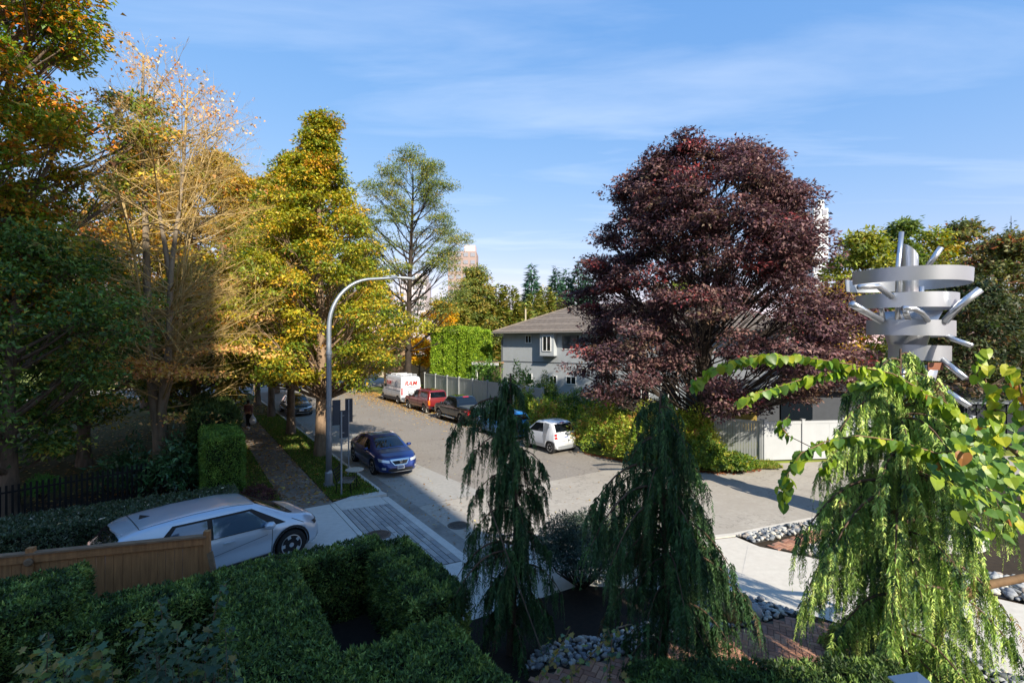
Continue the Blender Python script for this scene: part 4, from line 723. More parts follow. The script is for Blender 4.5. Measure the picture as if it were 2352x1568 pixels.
# ---- blue saloon by the kerb, facing the viewer
BLU = paint('deep_blue_paint', '#182f70', .45)
p = carloc(7.22, 21.0)
c = Car('blue_saloon', 'dark blue saloon facing the viewer at the kerb by the bistro table', 'car', p, HBACK, BLU,
    [(-2.30, .62), (-2.27, .92), (-2.15, 1.0), (-1.75, 1.06), (-1.05, 1.36), (-.5, 1.43), (.1, 1.42), (.55, 1.30), (1.2, .99), (1.7, .92), (2.1, .80), (2.24, .62), (2.30, .40)],
    [(-2.3, .80), (-1.5, .96), (0, .93), (1.0, .90), (1.8, .80), (2.3, .55)], [(-2.3, .62), (-2.2, .76), (-1.9, .86), (-1, .895), (.8, .895), (1.6, .87), (2.0, .80), (2.22, .66), (2.3, .52)], [(-2.3, .3), (-2, .2), (2, .2), (2.3, .22)], .70, (-1.38, 1.30), .32, 1.54)
c.patch('windscreen', 'top', [(1.12, -.60), (1.12, .60), (.42, .52), (.42, -.52)], GLASS, .008, 10, 8)
c.patch('rear_window', 'top', [(-1.62, -.55), (-1.62, .55), (-1.02, .5), (-1.02, -.5)], GLASS)
c.patch('side_window', 'side', [(.02, .955), (.85, .955), (.42, 1.27), (.02, 1.33)], GLASS); c.patch('side_window', 'side', [(-.95, .99), (-.06, .955), (-.06, 1.33), (-.72, 1.30)], GLASS)
c.line('side', (-.02, .30), (-.02, .95)); c.line('side', (-1.02, .55), (-.85, .98)); c.line('side', (.98, .32), (.98, .93)); c.line('top', (1.22, -.62), (1.22, .62), .03)
c.patch('headlight', 'front', [(.44, .60), (.80, .66), (.80, .76), (.44, .70)], LAMP, .008); c.patch('headlight', 'front', [(-.80, .66), (-.44, .60), (-.44, .70), (-.80, .76)], LAMP, .008)
g = c.patch('grille', 'front', [(-.26, .50), (.26, .50), (.42, .70), (-.42, .70)], DKPL, .008); c.patch('grille_bar', 'front', [(-.36, .66), (.36, .66), (.43, .725), (-.43, .725)], CHROME, .018, parent=g); c.patch('grille_bar', 'front', [(-.22, .49), (.22, .49), (.27, .525), (-.27, .525)], CHROME, .018, parent=g)
for a, b_ in (((-.40, .70), (-.24, .50)), ((.40, .70), (.24, .50))): c.line('front', a, b_, .035, 'grille_bar', CHROME, off=.018)
eb = MB(); eb.lathe([(.055, -.01), (.055, .01), (.045, .012), (.045, -.012)], 20, M=Matrix.Translation((2.30, 0, .625)) @ Matrix.Rotation(R(80), 4, 'Y'), closed=True); eb.bar((2.31, -.025, .585), (2.305, -.01, .66), .012, .014); eb.bar((2.31, .025, .585), (2.305, .01, .66), .012, .014); eb.bar((2.31, -.02, .615), (2.31, .02, .615), .01, .012); c.part('emblem', eb, CHROME)
c.patch('lower_grille', 'front', [(-.55, .26), (.55, .26), (.50, .38), (-.50, .38)], DKPL, .006); c.patch('fog_light', 'front', [(.60, .36), (.72, .36), (.72, .45), (.60, .45)], LAMP, .01); c.patch('fog_light', 'front', [(-.72, .36), (-.60, .36), (-.60, .45), (-.72, .45)], LAMP, .01)
c.plate('front', 0, .42); c.mirror(.75, .98, .88, BLU); c.line('front', (-.5, .245), (.5, .245), .02, 'trim', CHROME, off=.012)

# ---- black saloon further up the same kerb
BLK = paint('black_paint', '#0d0f13', .2, .25)
c = Car('black_saloon', 'black saloon facing the viewer behind the street tree trunks', 'car', carloc(7.1, 40.0), HBACK, BLK,
    [(-2.35, .62), (-2.3, .95), (-1.8, 1.06), (-1.1, 1.36), (-.5, 1.44), (.1, 1.43), (.6, 1.30), (1.2, 1.0), (1.8, .92), (2.15, .80), (2.3, .58), (2.35, .40)],
    [(-2.35, .8), (0, .93), (1.8, .8), (2.35, .55)], [(-2.35, .62), (-2.2, .78), (-1, .9), (1.6, .88), (2.1, .80), (2.35, .55)], .2, .70, (-1.4, 1.35), .33, 1.55)
c.patch('windscreen', 'top', [(1.12, -.60), (1.12, .60), (.44, .52), (.44, -.52)], GLASS); c.patch('side_window', 'side', [(-.95, .99), (.85, .955), (.42, 1.28), (-.72, 1.30)], GLASS)
for sd in (1, -1): c.patch('headlight', 'front', [(sd*.42, .62), (sd*.80, .64), (sd*.80, .74), (sd*.42, .70)], LAMP, .01)
c.patch('grille', 'front', [(-.35, .40), (.35, .40), (.40, .56), (-.40, .56)], DKPL, .008); c.line('front', (-.45, .60), (.45, .60), .025, 'trim', CHROME, off=.012); c.line('front', (-.5, .28), (.5, .28), .03, 'trim', CHROME, off=.012)
c.plate('front', 0, .50); c.mirror(.75, .98, .88, BLK); c.patch('rear_window', 'top', [(-1.62, -.55), (-1.62, .55), (-1.05, .5), (-1.05, -.5)], GLASS)

# ---- silver hatchback in the driveway
SIL = paint('silver_paint', '#b7c2cf', .35, .28)
q = Vector((-7.12, 11.69, 0))
c = Car('silver_hatchback', 'silver electric hatchback in the driveway behind the wooden fence', 'car', (q.x, q.y, 0.004), R(48), SIL,
    [(-2.31, .55), (-2.30, .92), (-2.25, 1.03), (-1.86, 1.43), (-1.70, 1.51), (-1.4, 1.56), (-.7, 1.61), (.2, 1.605), (.75, 1.53), (1.46, 1.14), (1.60, 1.09), (1.95, 1.02), (2.18, .91), (2.28, .70), (2.31, .45)],
    [(-2.31, .95), (-1.5, 1.0), (0, .93), (1.2, .92), (1.9, .86), (2.31, .6)], [(-2.31, .72), (-2.2, .82), (-1.8, .90), (-.5, .945), (1.2, .945), (1.8, .90), (2.15, .80), (2.31, .62)], [(-2.31, .35), (-2, .2), (2, .2), (2.31, .3)], .77, (-1.52, 1.48), .37, 1.62, .24, rim='turbine')
c.patch('windscreen', 'top', [(1.50, -.68), (1.50, .68), (.72, .60), (.72, -.60)], GLASS, .01, 12, 10)
c.patch('rear_window', 'top', [(-2.25, -.70), (-2.25, .70), (-1.86, .62), (-1.86, -.62)], GLASS, .012, 10, 8)
w1 = c.patch('window_surround', 'side', [(-1.42, 1.02), (1.36, .96), (.60, 1.445), (-.98, 1.465)], DKPL, .006, 16, 6)
c.patch('side_window', 'side', [(-1.22, 1.05), (-.34, 1.01), (-.34, 1.415), (-.92, 1.42)], mat('sky_tinted_glass', '#56687c', .06, .4, .8), .022, 16, 6); c.patch('side_window', 'side', [(-.24, 1.01), (1.0, .98), (.54, 1.40), (-.24, 1.415)], mat('sky_glass', '#5a7288', .05, .45, .8), .022, 16, 6)  # bluish pane colour paints in the reflected sky
c.line('side', (-.30, .28), (-.30, 1.03)); c.line('side', (.98, .30), (1.02, .98)); c.line('side', (-1.38, .75), (-1.30, 1.05)); c.line('side', (-1.1, .52), (.9, .80), .018, 'crease_shade', mat('crease_shade', '#7d8896', .4, .4), off=.003)  # flat grey strip paints the shade of the door fold
c.line('top', (-1.53, -.62), (-1.53, .62), .014); c.line('top', (-1.53, .64), (.70, .63), .016); c.line('top', (-1.53, -.64), (.68, -.63), .016); c.line('side', (1.52, 1.0), (1.80, .84), .012)
c.patch('cowl', 'top', [(1.50, -.68), (1.62, -.62), (1.62, .62), (1.50, .68)], DKPL, .008)
for sd in (1, -1): c.patch('headlight', 'front', [(sd*.42, .72), (sd*.78, .70), (sd*.78, .80), (sd*.42, .82)], DKPL, .008); c.patch('headlight_cell', 'front', [(sd*.52, .735), (sd*.70, .725), (sd*.70, .785), (sd*.52, .795)], LAMP, .014)
c.patch('lower_bumper', 'front', [(-.7, .32), (.7, .32), (.7, .46), (-.7, .46)], DKPL, .008); c.patch('tail_light', 'rear', [(-.7, .86), (.7, .86), (.68, .96), (-.68, .96)], REDL, .008); c.patch('sill_trim', 'side', [(-1.02, .22), (1.0, .22), (1.0, .34), (-1.02, .34)], DKPL, .012, 12, 2)
sp = MB(); K = 9; vs = []
for lo in (0, .045):
    for xi in (0, 1):
        for j in range(K): y = -.62+1.24*j/(K-1); vs.append((-1.55 if xi == 0 else -1.90+.16*(y/.62)**2, y*(1 if xi == 0 else .95), (1.552 if xi == 0 else 1.49)-.04*(y/.62)**2-lo))
sp.add(vs, [(j, j+1, K+j+1, K+j) for j in range(K-1)]+[(2*K+j, 3*K+j, 3*K+j+1, 2*K+j+1) for j in range(K-1)]+[(K+j, K+j+1, 3*K+j+1, 3*K+j) for j in range(K-1)]); c.part('spoiler', sp, SIL)
fn = MB(); fn.add([(-1.42, -.02, 1.55), (-1.42, .02, 1.55), (-1.20, 0, 1.57), (-1.40, 0, 1.65)], [(0, 1, 3), (1, 2, 3), (2, 0, 3), (0, 2, 1)]); c.part('antenna_fin', fn, DKPL)
for ax in (-1.52, 1.48):
    for sd in (1, -1):
        a = MB(); K = 18; pr = [(ax+math.cos(t)*.425*k2, .37+math.sin(t)*.425*k2) for k2 in (1.0, 1.13) for t in np.linspace(R(-18), R(198), K)]; vs = []
        for (x, z) in pr:
            h = c.bvh.ray_cast(Vector((x, sd*3, max(z, .22))), Vector((0, -sd, 0))); vs.append((x, (h[0].y if h[0] else sd*.93)+sd*.014, z))
        a.add(vs, [(i, i+1, K+i+1, K+i) for i in range(K-1)]); c.part('wheel_arch', a, DKPL)
c.mirror(.92, 1.03, .93, SIL, (.12, .13, .17))
hd_ = MB(); [hd_.bar((x, sd*.945, .86), (x+.22, sd*.95, .86), .02, .03) for x in (-1.15, -.05) for sd in (1, -1)]; c.part('door_handle', hd_, SIL); c.line('side', (-1.35, .3), (-1.28, .62)); c.patch('charge_flap', 'side', [(-1.95, .84), (-1.78, .84), (-1.78, .98), (-1.95, .98)], SIL, .004, both=False)

# ---- white van
WHT = paint('white_paint', '#c9ccd1', .0, .35); GRYB = mat('grey_bumper', '#4a4e55', .6)
c = Car('white_van', 'white tradesman van with red lettering, last in the row of parked vehicles', 'van', carloc(16.35, 42.6), HFWD, WHT,
    [(-2.65, .6), (-2.62, 1.0), (-2.58, 2.2), (-2.50, 2.40), (-2.2, 2.46), (1.0, 2.46), (1.3, 2.38), (1.95, 1.50), (2.1, 1.25), (2.5, 1.08), (2.62, .8), (2.66, .5)],
    [(-2.65, 1.30), (1.0, 1.30), (1.9, 1.20), (2.2, 1.05), (2.66, .7)], [(-2.65, .93), (-2.55, 1.0), (1.6, 1.0), (2.2, .93), (2.5, .8), (2.66, .6)], .26, .86, (-1.85, 2.0), .35, 1.72, .24, arch=1.15, win=.04)
c.patch('windscreen', 'top', [(1.92, -.70), (1.92, .70), (1.34, .66), (1.34, -.66)], GLASS); c.patch('side_window', 'side', [(1.02, 1.36), (1.78, 1.34), (1.42, 2.0), (1.02, 2.05)], GLASS)
c.patch('lower_trim', 'side', [(-2.5, .30), (1.6, .30), (1.6, .56), (-2.5, .62)], GRYB, .010, 16, 2); c.patch('rear_bumper', 'rear', [(-.92, .32), (.92, .32), (.92, .62), (-.92, .62)], GRYB, .012)
for sd in (1, -1): c.patch('tail_light', 'rear', [(sd*.80, .85), (sd*.93, .85), (sd*.90, 1.45), (sd*.80, 1.45)], REDL, .012)
SLATE = mat('slate_blue_print', '#49536b', .6)
c.line('rear', (-.95, 1.50), (.95, 1.50), .04, 'stripe', SLATE); c.line('rear', (0, .7), (0, 2.3), .012); c.line('side', (-2.5, 1.18), (1.7, 1.18), .05, 'stripe', SLATE); c.line('side', (-2.5, 1.50), (1.0, 1.50), .04, 'stripe', SLATE)
c.line('side', (.95, .6), (.95, 2.2)); c.line('side', (-.45, .6), (-.45, 2.2)); c.patch('plate_recess', 'rear', [(-.30, .72), (.30, .72), (.30, .98), (-.30, .98)], GRYB, .006); c.plate('rear', 0, .84)
for y in (-.28, .28): c.part('door_lock', MB().lathe([(.05, 0), (.05, .02), (.001, .025)], 12, M=Matrix.Translation((-2.63, y, 1.12)) @ Matrix.Rotation(R(-90), 4, 'Y')), DKPL)
def lettering(root, txt, size, pos, rot, m, shear=.25, name='lettering'):
    cu = bpy.data.curves.new(name, 'FONT'); cu.body = txt; cu.size = size; cu.extrude = .004; cu.align_x = 'CENTER'; cu.shear = shear; cu.offset = .006; cu.materials.append(m)
    o = bpy.data.objects.new('tmp', cu); COL.objects.link(o); bpy.context.view_layer.update(); me = bpy.data.meshes.new_from_object(o.evaluated_get(bpy.context.evaluated_depsgraph_get())); bpy.data.objects.remove(o)
    me.materials.clear(); me.materials.append(m); return link(name, me, root, pos, rot)
RPR = mat('red_print', '#a8281f', .5)
lettering(c.root, 'RAM', .56, (-2.62, 0.05, 1.66), (R(90), 0, R(-90)), RPR); lettering(c.root, 'RAM', .55, (.30, 1.008, 1.60), (R(84), 0, R(180)), RPR)
rg = MB(); rg.lathe([(.26, -.006), (.26, .006), (.21, .006), (.21, -.006)], 28, M=Matrix.Translation((-1.55, .975, 1.78)) @ Matrix.Rotation(R(-84), 4, 'X'), closed=True); rg.lathe([(.12, -.006), (.12, .006), (.08, .006), (.08, -.006)], 22, M=Matrix.Translation((-1.50, .978, 1.80)) @ Matrix.Rotation(R(-84), 4, 'X'), closed=True); rg.bar((-1.62, .985, 1.3), (-1.62, .97, 1.75), .012, .05); c.part('round_emblem', rg, SLATE)
rk = MB(); [rk.bar((x, -.75, 2.56), (x, .75, 2.56), .05, .05) for x in (-2.0, -.9, .3)]; [rk.bar((x, y, 2.44), (x, y, 2.57), .04, .04) for x in (-2.0, -.9, .3) for y in (-.72, .72)]; c.part('roof_rack', rk, WHT)
c.mirror(1.75, 1.45, 1.0, DKPL, (.10, .12, .30))

# ---- red pick-up with canopy
REDP = paint('red_paint', '#7e1f22', .25)
c = Car('red_pickup', 'red pick-up truck with a matching canopy over the bed', 'pickup truck', carloc(15.98, 36.3), HFWD, REDP,
    [(-2.55, .55), (-2.53, 1.0), (-2.47, 1.10), (-2.34, 1.72), (-2.2, 1.76), (-.62, 1.77), (-.56, 1.68), (-.35, 1.70), (.25, 1.69), (.42, 1.62), (.95, 1.16), (1.1, 1.10), (2.2, 1.02), (2.45, .9), (2.52, .6), (2.55, .45)],
    [(-2.55, 1.02), (0, 1.04), (1, 1.02), (2.2, .92), (2.55, .7)], [(-2.55, .82), (-2.4, .87), (2.0, .875), (2.4, .80), (2.55, .66)], .36, .76, (-1.65, 1.58), .36, 1.48, .24, win=.03)
c.patch('windscreen', 'top', [(.94, -.60), (.94, .60), (.48, .54), (.48, -.54)], GLASS); c.patch('side_window', 'side', [(-.42, 1.10), (.70, 1.10), (.32, 1.60), (-.42, 1.62)], GLASS)
c.patch('canopy_window', 'side', [(-2.10, 1.18), (-.85, 1.18), (-.90, 1.60), (-2.05, 1.60)], GLASS); c.patch('rear_window', 'rear', [(-.66, 1.20), (.66, 1.20), (.60, 1.62), (-.60, 1.62)], GLASS, .01)
c.line('rear', (-.82, 1.09), (.82, 1.09), .02); c.line('side', (-.52, .5), (-.56, 1.66), .03); c.line('side', (.62, .5), (.66, 1.05)); c.patch('bumper', 'rear', [(-.84, .38), (.84, .38), (.84, .56), (-.84, .56)], CHROME, .05)
for sd in (1, -1): c.patch('tail_light', 'rear', [(sd*.70, .66), (sd*.84, .66), (sd*.84, 1.02), (sd*.70, 1.02)], AMBER, .01)
fl = MB()
for x in (-2.12, 1.12):
    for sd in (1, -1): fl.box((x-.02, sd*.74-.13, .10), (x+.01, sd*.74+.13, .42))
c.part('mud_flap', fl, mat('grey_flap', '#8d8b86', .8)); c.mirror(.75, 1.14, .88, DKPL); c.line('side', (-2.5, .60), (2.3, .60), .03, 'trim', DKPL)

# ---- black pick-up
c = Car('black_pickup', 'black crew-cab pick-up truck with a covered bed between the red truck and blue car', 'pickup truck', carloc(15.72, 29.75), HFWD, BLK,
    [(-2.72, .6), (-2.70, 1.12), (-2.64, 1.19), (-2.3, 1.20), (-1.05, 1.20), (-.98, 1.35), (-.72, 1.74), (-.5, 1.79), (.55, 1.78), (.75, 1.70), (1.25, 1.25), (1.4, 1.18), (2.4, 1.08), (2.62, .95), (2.68, .6), (2.72, .5)],
    [(-2.72, 1.14), (0, 1.14), (1.2, 1.12), (2.4, 1.0), (2.72, .8)], [(-2.72, .88), (-2.6, .93), (2.1, .935), (2.5, .85), (2.72, .70)], .40, .76, (-1.62, 1.62), .39, 1.58, .26, win=.03)
c.patch('windscreen', 'top', [(1.24, -.64), (1.24, .64), (.80, .58), (.80, -.58)], GLASS); c.patch('side_window', 'side', [(.08, 1.20), (1.0, 1.20), (.62, 1.66), (.08, 1.70)], GLASS); c.patch('side_window', 'side', [(-.80, 1.20), (0, 1.20), (0, 1.70), (-.62, 1.68)], GLASS)
c.patch('rear_window', 'rear', [(-.66, 1.32), (.66, 1.32), (.58, 1.64), (-.58, 1.64)], GLASS, .01); c.patch('bed_cover', 'top', [(-2.62, -.74), (-1.06, -.74), (-1.06, .74), (-2.62, .74)], mat('tonneau', '#4b5254', .7, var=.15), .012)
c.patch('tailgate', 'rear', [(-.74, .70), (.74, .70), (.74, 1.14), (-.74, 1.14)], paint('dark_teal_paint', '#0f2a28', .3), .006); br_ = c.patch('brake_light', 'rear', [(-.22, 1.70), (.22, 1.70), (.22, 1.76), (-.22, 1.76)], REDL, .012)
for sd in (1, -1): c.patch('tail_light', 'rear', [(sd*.76, .78), (sd*.92, .78), (sd*.92, 1.12), (sd*.76, 1.12)], REDL, .014)
c.patch('bumper', 'rear', [(-.88, .42), (.88, .42), (.88, .60), (-.88, .60)], DKPL, .05); sb_ = MB(); [sb_.tube([(-.85, sd*.92, .36), (1.1, sd*.92, .36)], .05, 10) for sd in (1, -1)]; c.part('side_step', sb_, CHROME)
c.line('side', (.04, .45), (.04, 1.18)); c.line('side', (-.88, .5), (-.86, 1.18)); c.mirror(.95, 1.25, .95, BLK); c.plate('rear', 0, .62)

# ---- bright blue hatchback
BB = paint('bright_blue_paint', '#1d7fc4', .3)
c = Car('blue_hatchback', 'bright blue hatchback mostly hidden behind the slender weeping conifer', 'car', carloc(15.45, 24.1), HFWD, BB,
    [(-2.0, .6), (-1.98, .98), (-1.9, 1.12), (-1.62, 1.44), (-1.4, 1.50), (-.2, 1.53), (.25, 1.48), (.95, 1.10), (1.1, 1.04), (1.65, .92), (1.9, .78), (1.98, .55), (2.0, .4)],
    [(-2, .98), (0, .93), (1, .90), (1.7, .8), (2.0, .58)], [(-2, .68), (-1.85, .82), (-1, .87), (1.2, .87), (1.7, .80), (2.0, .58)], .2, .72, (-1.25, 1.25), .31, 1.5)
c.patch('windscreen', 'top', [(.92, -.60), (.92, .60), (.26, .54), (.26, -.54)], GLASS); c.patch('side_window', 'side', [(-.15, .97), (.75, .95), (.22, 1.38), (-.15, 1.42)], GLASS); c.patch('side_window', 'side', [(-1.30, 1.02), (-.22, .97), (-.22, 1.42), (-1.10, 1.40)], GLASS)
c.patch('rear_window', 'rear', [(-.58, 1.10), (.58, 1.10), (.50, 1.38), (-.50, 1.38)], GLASS, .01)
for sd in (1, -1): c.patch('tail_light', 'rear', [(sd*.58, .84), (sd*.78, .84), (sd*.74, 1.05), (sd*.58, 1.0)], REDL, .012)
c.plate('rear', 0, .7); c.mirror(.65, 1.0, .86, BB); c.line('side', (-.18, .3), (-.18, .95)); c.line('side', (.85, .32), (.87, .92)); c.patch('lower_bumper', 'rear', [(-.7, .28), (.7, .28), (.72, .45), (-.72, .45)], DKPL, .01)

# ---- tiny white two-seater
SGR = paint('silver_cell_paint', '#a7adb4', .5)
c = Car('tiny_car', 'tiny white and silver two-seater seen from behind at the shrub border', 'car', carloc(15.35, 19.6), HFWD+R(3), WHT,
    [(-1.32, .50), (-1.30, .80), (-1.24, 1.02), (-1.02, 1.45), (-.85, 1.51), (-.2, 1.555), (.2, 1.51), (.85, 1.05), (.98, .95), (1.2, .85), (1.30, .65), (1.34, .45)],
    [(-1.32, 1.0), (-.5, .98), (.8, .92), (1.34, .7)], [(-1.32, .64), (-1.22, .74), (-.9, .79), (.8, .78), (1.15, .70), (1.34, .52)], .22, .80, (-.93, .93), .30, 1.34, .2)
c.patch('rear_window', 'rear', [(-.60, 1.06), (.60, 1.06), (.54, 1.42), (-.54, 1.42)], GLASS, .01, 10, 6); c.patch('side_window', 'side', [(-.42, 1.02), (.68, .98), (.24, 1.38), (-.36, 1.44)], GLASS); c.patch('windscreen', 'top', [(.84, -.56), (.84, .56), (.26, .52), (.26, -.52)], GLASS)
c.patch('safety_cell', 'side', [(-.62, .48), (-.48, .48), (-.40, 1.46), (-.80, 1.42)], SGR, .006); c.patch('safety_cell', 'top', [(-1.0, -.58), (.2, -.56), (.2, .56), (-1.0, .58)], SGR, .006); c.patch('safety_cell', 'side', [(-.55, .26), (.62, .26), (.62, .40), (-.55, .44)], SGR, .007)
for sd in (1, -1):
    for z in (.80, .94): c.patch('tail_light', 'rear', [(sd*.58, z-.055), (sd*.70, z-.055), (sd*.70, z+.055), (sd*.58, z+.055)], REDL, .016, 3, 3)
c.patch('brake_light', 'rear', [(-.14, 1.45), (.14, 1.45), (.14, 1.48), (-.14, 1.48)], REDL, .014); c.plate('rear', 0, .80); c.line('rear', (-.5, .92), (.5, .92), .012); c.line('rear', (-.55, .62), (.55, .62), .014); c.line('rear', (-.55, .62), (-.60, 1.0), .012); c.line('rear', (.55, .62), (.60, 1.0), .012)
c.patch('lower_bumper', 'rear', [(-.68, .25), (.68, .25), (.70, .40), (-.70, .40)], SGR, .012); c.mirror(.62, 1.02, .78, DKPL); c.line('side', (.72, .35), (.74, .95))
# ================================================================== HOUSES AND WALLS
VIN = mat('white_vinyl', '#a6a9ab', .55, var=.05, scale=2); FRAME = mat('window_frame', '#e2e3e2', .5)
GREYS = mat('grey_stucco', '#a2a7ac', .9, var=.07, scale=1.2, bump=.15, bscale=70); GREYD = mat('grey_trim', '#5d6167', .8)
HA = Vector((-.86, 46.2, 0))*1.0; HT = Vector((.80, -.60, 0)); HN = Vector((-.60, -.80, 0)); HRZ = math.atan2(HT.y, HT.x)
hs_ = E('grey_house', 'grey two-storey stucco house with hipped tile roof behind the vinyl fence', 'house', HA, HRZ)
# local axes: x along the front (towards the viewer's right), -y out of the front
def hp(name, boxes, m, parent=None):
    b = MB(); [b.box(a, c) for a, c in boxes]; return b.obj(name, m, parent or hs_, world=False)
LEN, DEP, EAVE = 23.0, 9.5, 6.15
hp('wall', [((0, .0, -.1), (6.43, DEP, EAVE)), ((8.08, .0, -.1), (LEN, DEP, EAVE)), ((6.43, 1.4, -.1), (8.08, DEP, EAVE)), ((6.43, 0, -.1), (8.08, 1.4, 4.66)), ((6.43, 0, 5.92), (8.08, 1.4, EAVE))], GREYS)
hp('trim_band', [((-.02, -.03, 3.52), (LEN, -.003, 3.60))], GREYD); hp('balcony_rail', [((6.43, -.03, 4.70), (8.08, .05, 4.78))], FRAME); hp('balcony_glass', [((6.45, -.005, 4.67), (8.06, .01, 4.70))], GLASSD)
bay = hp('bay', [((4.5, -.5, 4.17), (5.93, -.003, 6.1))], mat('pale_grey_panel', '#a9aeb2', .85, var=.05)); hp('bay_floor', [((4.46, -.54, 4.10), (5.97, -.003, 4.168))], GREYD, bay)
def win(x0, x1, z0, z1, y=-.003, parent=None, mull=1, bars=True):
    f = .06; b = MB(); yo, yi = y-.05, y
    for a, c in (((x0, yo, z0), (x0+f, yi, z1)), ((x1-f, yo, z0), (x1, yi, z1)), ((x0+f, yo, z0), (x1-f, yi, z0+f)), ((x0+f, yo, z1-f), (x1-f, yi, z1))): b.box(a, c)
    for k in range(mull):
        xm = x0+(x1-x0)*(k+1)/(mull+1); b.box((xm-.03, yo+.01, z0+f), (xm+.03, yi, z1-f))
    w = b.obj('window', FRAME, parent or hs_, world=False)
    for k in range(mull+1):
        a = x0+(x1-x0)*k/(mull+1)+.04; c = x0+(x1-x0)*(k+1)/(mull+1)-.04; hp('pane', [((a, y-.02, z0+f*.6), (c, y-.001, z1-f*.6))], GLASSD, w)
    return w
win(2.6, 3.28, 5.25, 5.95); win(4.78, 5.66, 4.55, 5.88, -.503); win(2.75, 3.35, 1.5, 2.55, mull=0); win(5.2, 5.95, 1.7, 2.45); win(6.85, 7.85, 1.75, 2.45); win(12.9, 14.25, .85, 2.25); win(15.1, 16.3, .3, 2.25); win(9.2, 10.4, 4.6, 5.8); win(12.5, 14, 4.5, 5.8); win(18, 19.5, .9, 2.2); win(8.3, 8.9, 2.7, 3.2, mull=0)
hp('downpipe', [((-.10, -.12, 0), (-.02, -.04, 5.7))], GREYD); hp('interior_door', [((7.2, 1.33, 4.67), (7.9, 1.397, 5.9))], GLASSD)
TILE = mat('roof_tile', '#6f655c', .8, var=.25, scale=3, bump=.3, bscale=20); TILE2 = mat('roof_tile_pale', '#7d7268', .8, var=.2, scale=3, bump=.3, bscale=20)
ov = .65; RID = DEP/2; RISE = 2.45
rf = hp('roof', [((-ov, -ov, EAVE-.02), (LEN+ov, DEP+ov, EAVE+.12))], GREYD)
NC = 13; x0, x1, y0, y1 = -ov-.03, LEN+ov+.03, -ov-.03, DEP+ov+.03; run = (y1-y0)/2; zb = EAVE+.13
for side in ('front', 'left'):
    for k in range(NC):
        a, c = k/NC, (k+1)/NC; lap = .06
        def pt(f, end, lift):
            i = run*f; z = zb+RISE*f+lift
            if side == 'front': return (x0+i if end == 0 else x1-i, y0+i, z)
            return (x0+i, y1-i if end == 0 else y0+i, z)
        q = [pt(a, 0, .05), pt(a, 1, .05), pt(min(1, c+.01), 1, .012), pt(min(1, c+.01), 0, .012)]; lo = [(p[0], p[1], p[2]-.06) for p in q]
        b = MB(); b.add(q+lo, [(0, 1, 2, 3), (7, 6, 5, 4), (0, 4, 5, 1), (1, 5, 6, 2), (3, 2, 6, 7), (0, 3, 7, 4)]); b.obj('tile_course', TILE if k % 3 else TILE2, rf, world=False)
b = MB(); i = run; b.add([(x0, y1, zb), (x1, y1, zb), (x1-i, y1-i, zb+RISE), (x0+i, y1-i, zb+RISE), (x1, y0, zb)], [(1, 0, 3, 2), (4, 1, 2)]); b.obj('rear_slope', TILE, rf, world=False)
b = MB(); b.tube([(x0+i-.1, y0+i, zb+RISE+.03), (x1-i+.1, y0+i, zb+RISE+.03)], .09, 8); b.tube([(x0, y0, zb+.05), (x0+i, y0+i, zb+RISE+.04)], .07, 8); b.obj('ridge_tile', TILE2, rf, world=False)
hp('gutter', [((-ov-.12, -ov-.13, EAVE-.0), (LEN+ov, -ov-.02, EAVE+.11))], mat('gutter_paint', '#7f7c78', .6), rf)
# entrance porch left of the house
po = E('porch', 'small porch with shallow brown roof and white fascia left of the grey house', 'porch', (-2.4, 46.6, 0), HRZ)
def pp(name, boxes, m, parent=None):
    b = MB(); [b.box(a, c) for a, c in boxes]; return b.obj(name, m, parent or po, world=False)
pp('wall', [((-1.0, .3, -.1), (1.4, 2.6, 3.0))], mat('brown_siding', '#6d5a4c', .85, var=.15)); r_ = pp('roof', [((-1.5, -.3, 3.35), (1.6, 3.0, 3.5))], mat('brown_roof', '#8a6f58', .85, var=.2)); pp('fascia', [((-1.56, -.36, 3.18), (1.66, -.3, 3.42)), ((-1.56, -.3, 3.18), (-1.5, 3.0, 3.42))], FRAME, r_)
pp('post', [((-1.3, -.1, 0), (-1.16, .05, 3.35))], FRAME); pp('window', [((-.6, .27, 1.6), (.4, .297, 2.7))], GLASSD); pp('chimney', [((.9, 1.2, 3.5), (1.0, 1.3, 5.6))], GREYD)

# ---- vinyl fence panels (each panel: post, rails, boards)
def vfence(label, pts, h, board=.15, solid=False, z=0.0, group=None):
    a = Vector(pts[0]); root = E('vinyl_fence', label, 'fence', (a.x, a.y, z), group=group)
    for i, (a, c) in enumerate(zip(pts[:-1], pts[1:])):
        a, c = Vector((*a[:2], z)), Vector((*c[:2], z)); d = (c-a); L = d.length; d.normalize(); nn = Vector((d.y, -d.x, 0))
        for q in ([a, c] if i == len(pts)-2 else [a]):
            b = MB(); b.bar(q, q+Vector((0, 0, h+.06)), .13, .13, up=nn); b.bar(q+Vector((0, 0, h+.06)), q+Vector((0, 0, h+.09)), .17, .17, up=nn); b.obj('post', VIN, root)
        for zz in (.12, h-.06):
            b = MB(); b.bar(a+d*.065+Vector((0, 0, zz)), c-d*.065+Vector((0, 0, zz)), .06, .12); b.obj('rail', VIN, root)
        k = max(1, int((L-.13)/board)); w = (L-.13)/k
        for j in range(k):
            p = a+d*(.065+w*(j+.5)); b = MB(); b.bar(p+Vector((0, 0, .06)), p+Vector((0, 0, h-.02)), w-.018 if not solid else w-.004, .022 if j % 2 else .028, up=nn); b.obj('board', VIN, root)
    return root
vfence('long white vinyl fence between the parked trucks and the grey house', [W(20, 45.5), W(20, 43), W(20, 40.5), W(20, 38.2), W(20, 35.8), W(20, 33.4), W(20, 31.0), W(20, 28.6), W(20, 26.2)], 2.25, .3)
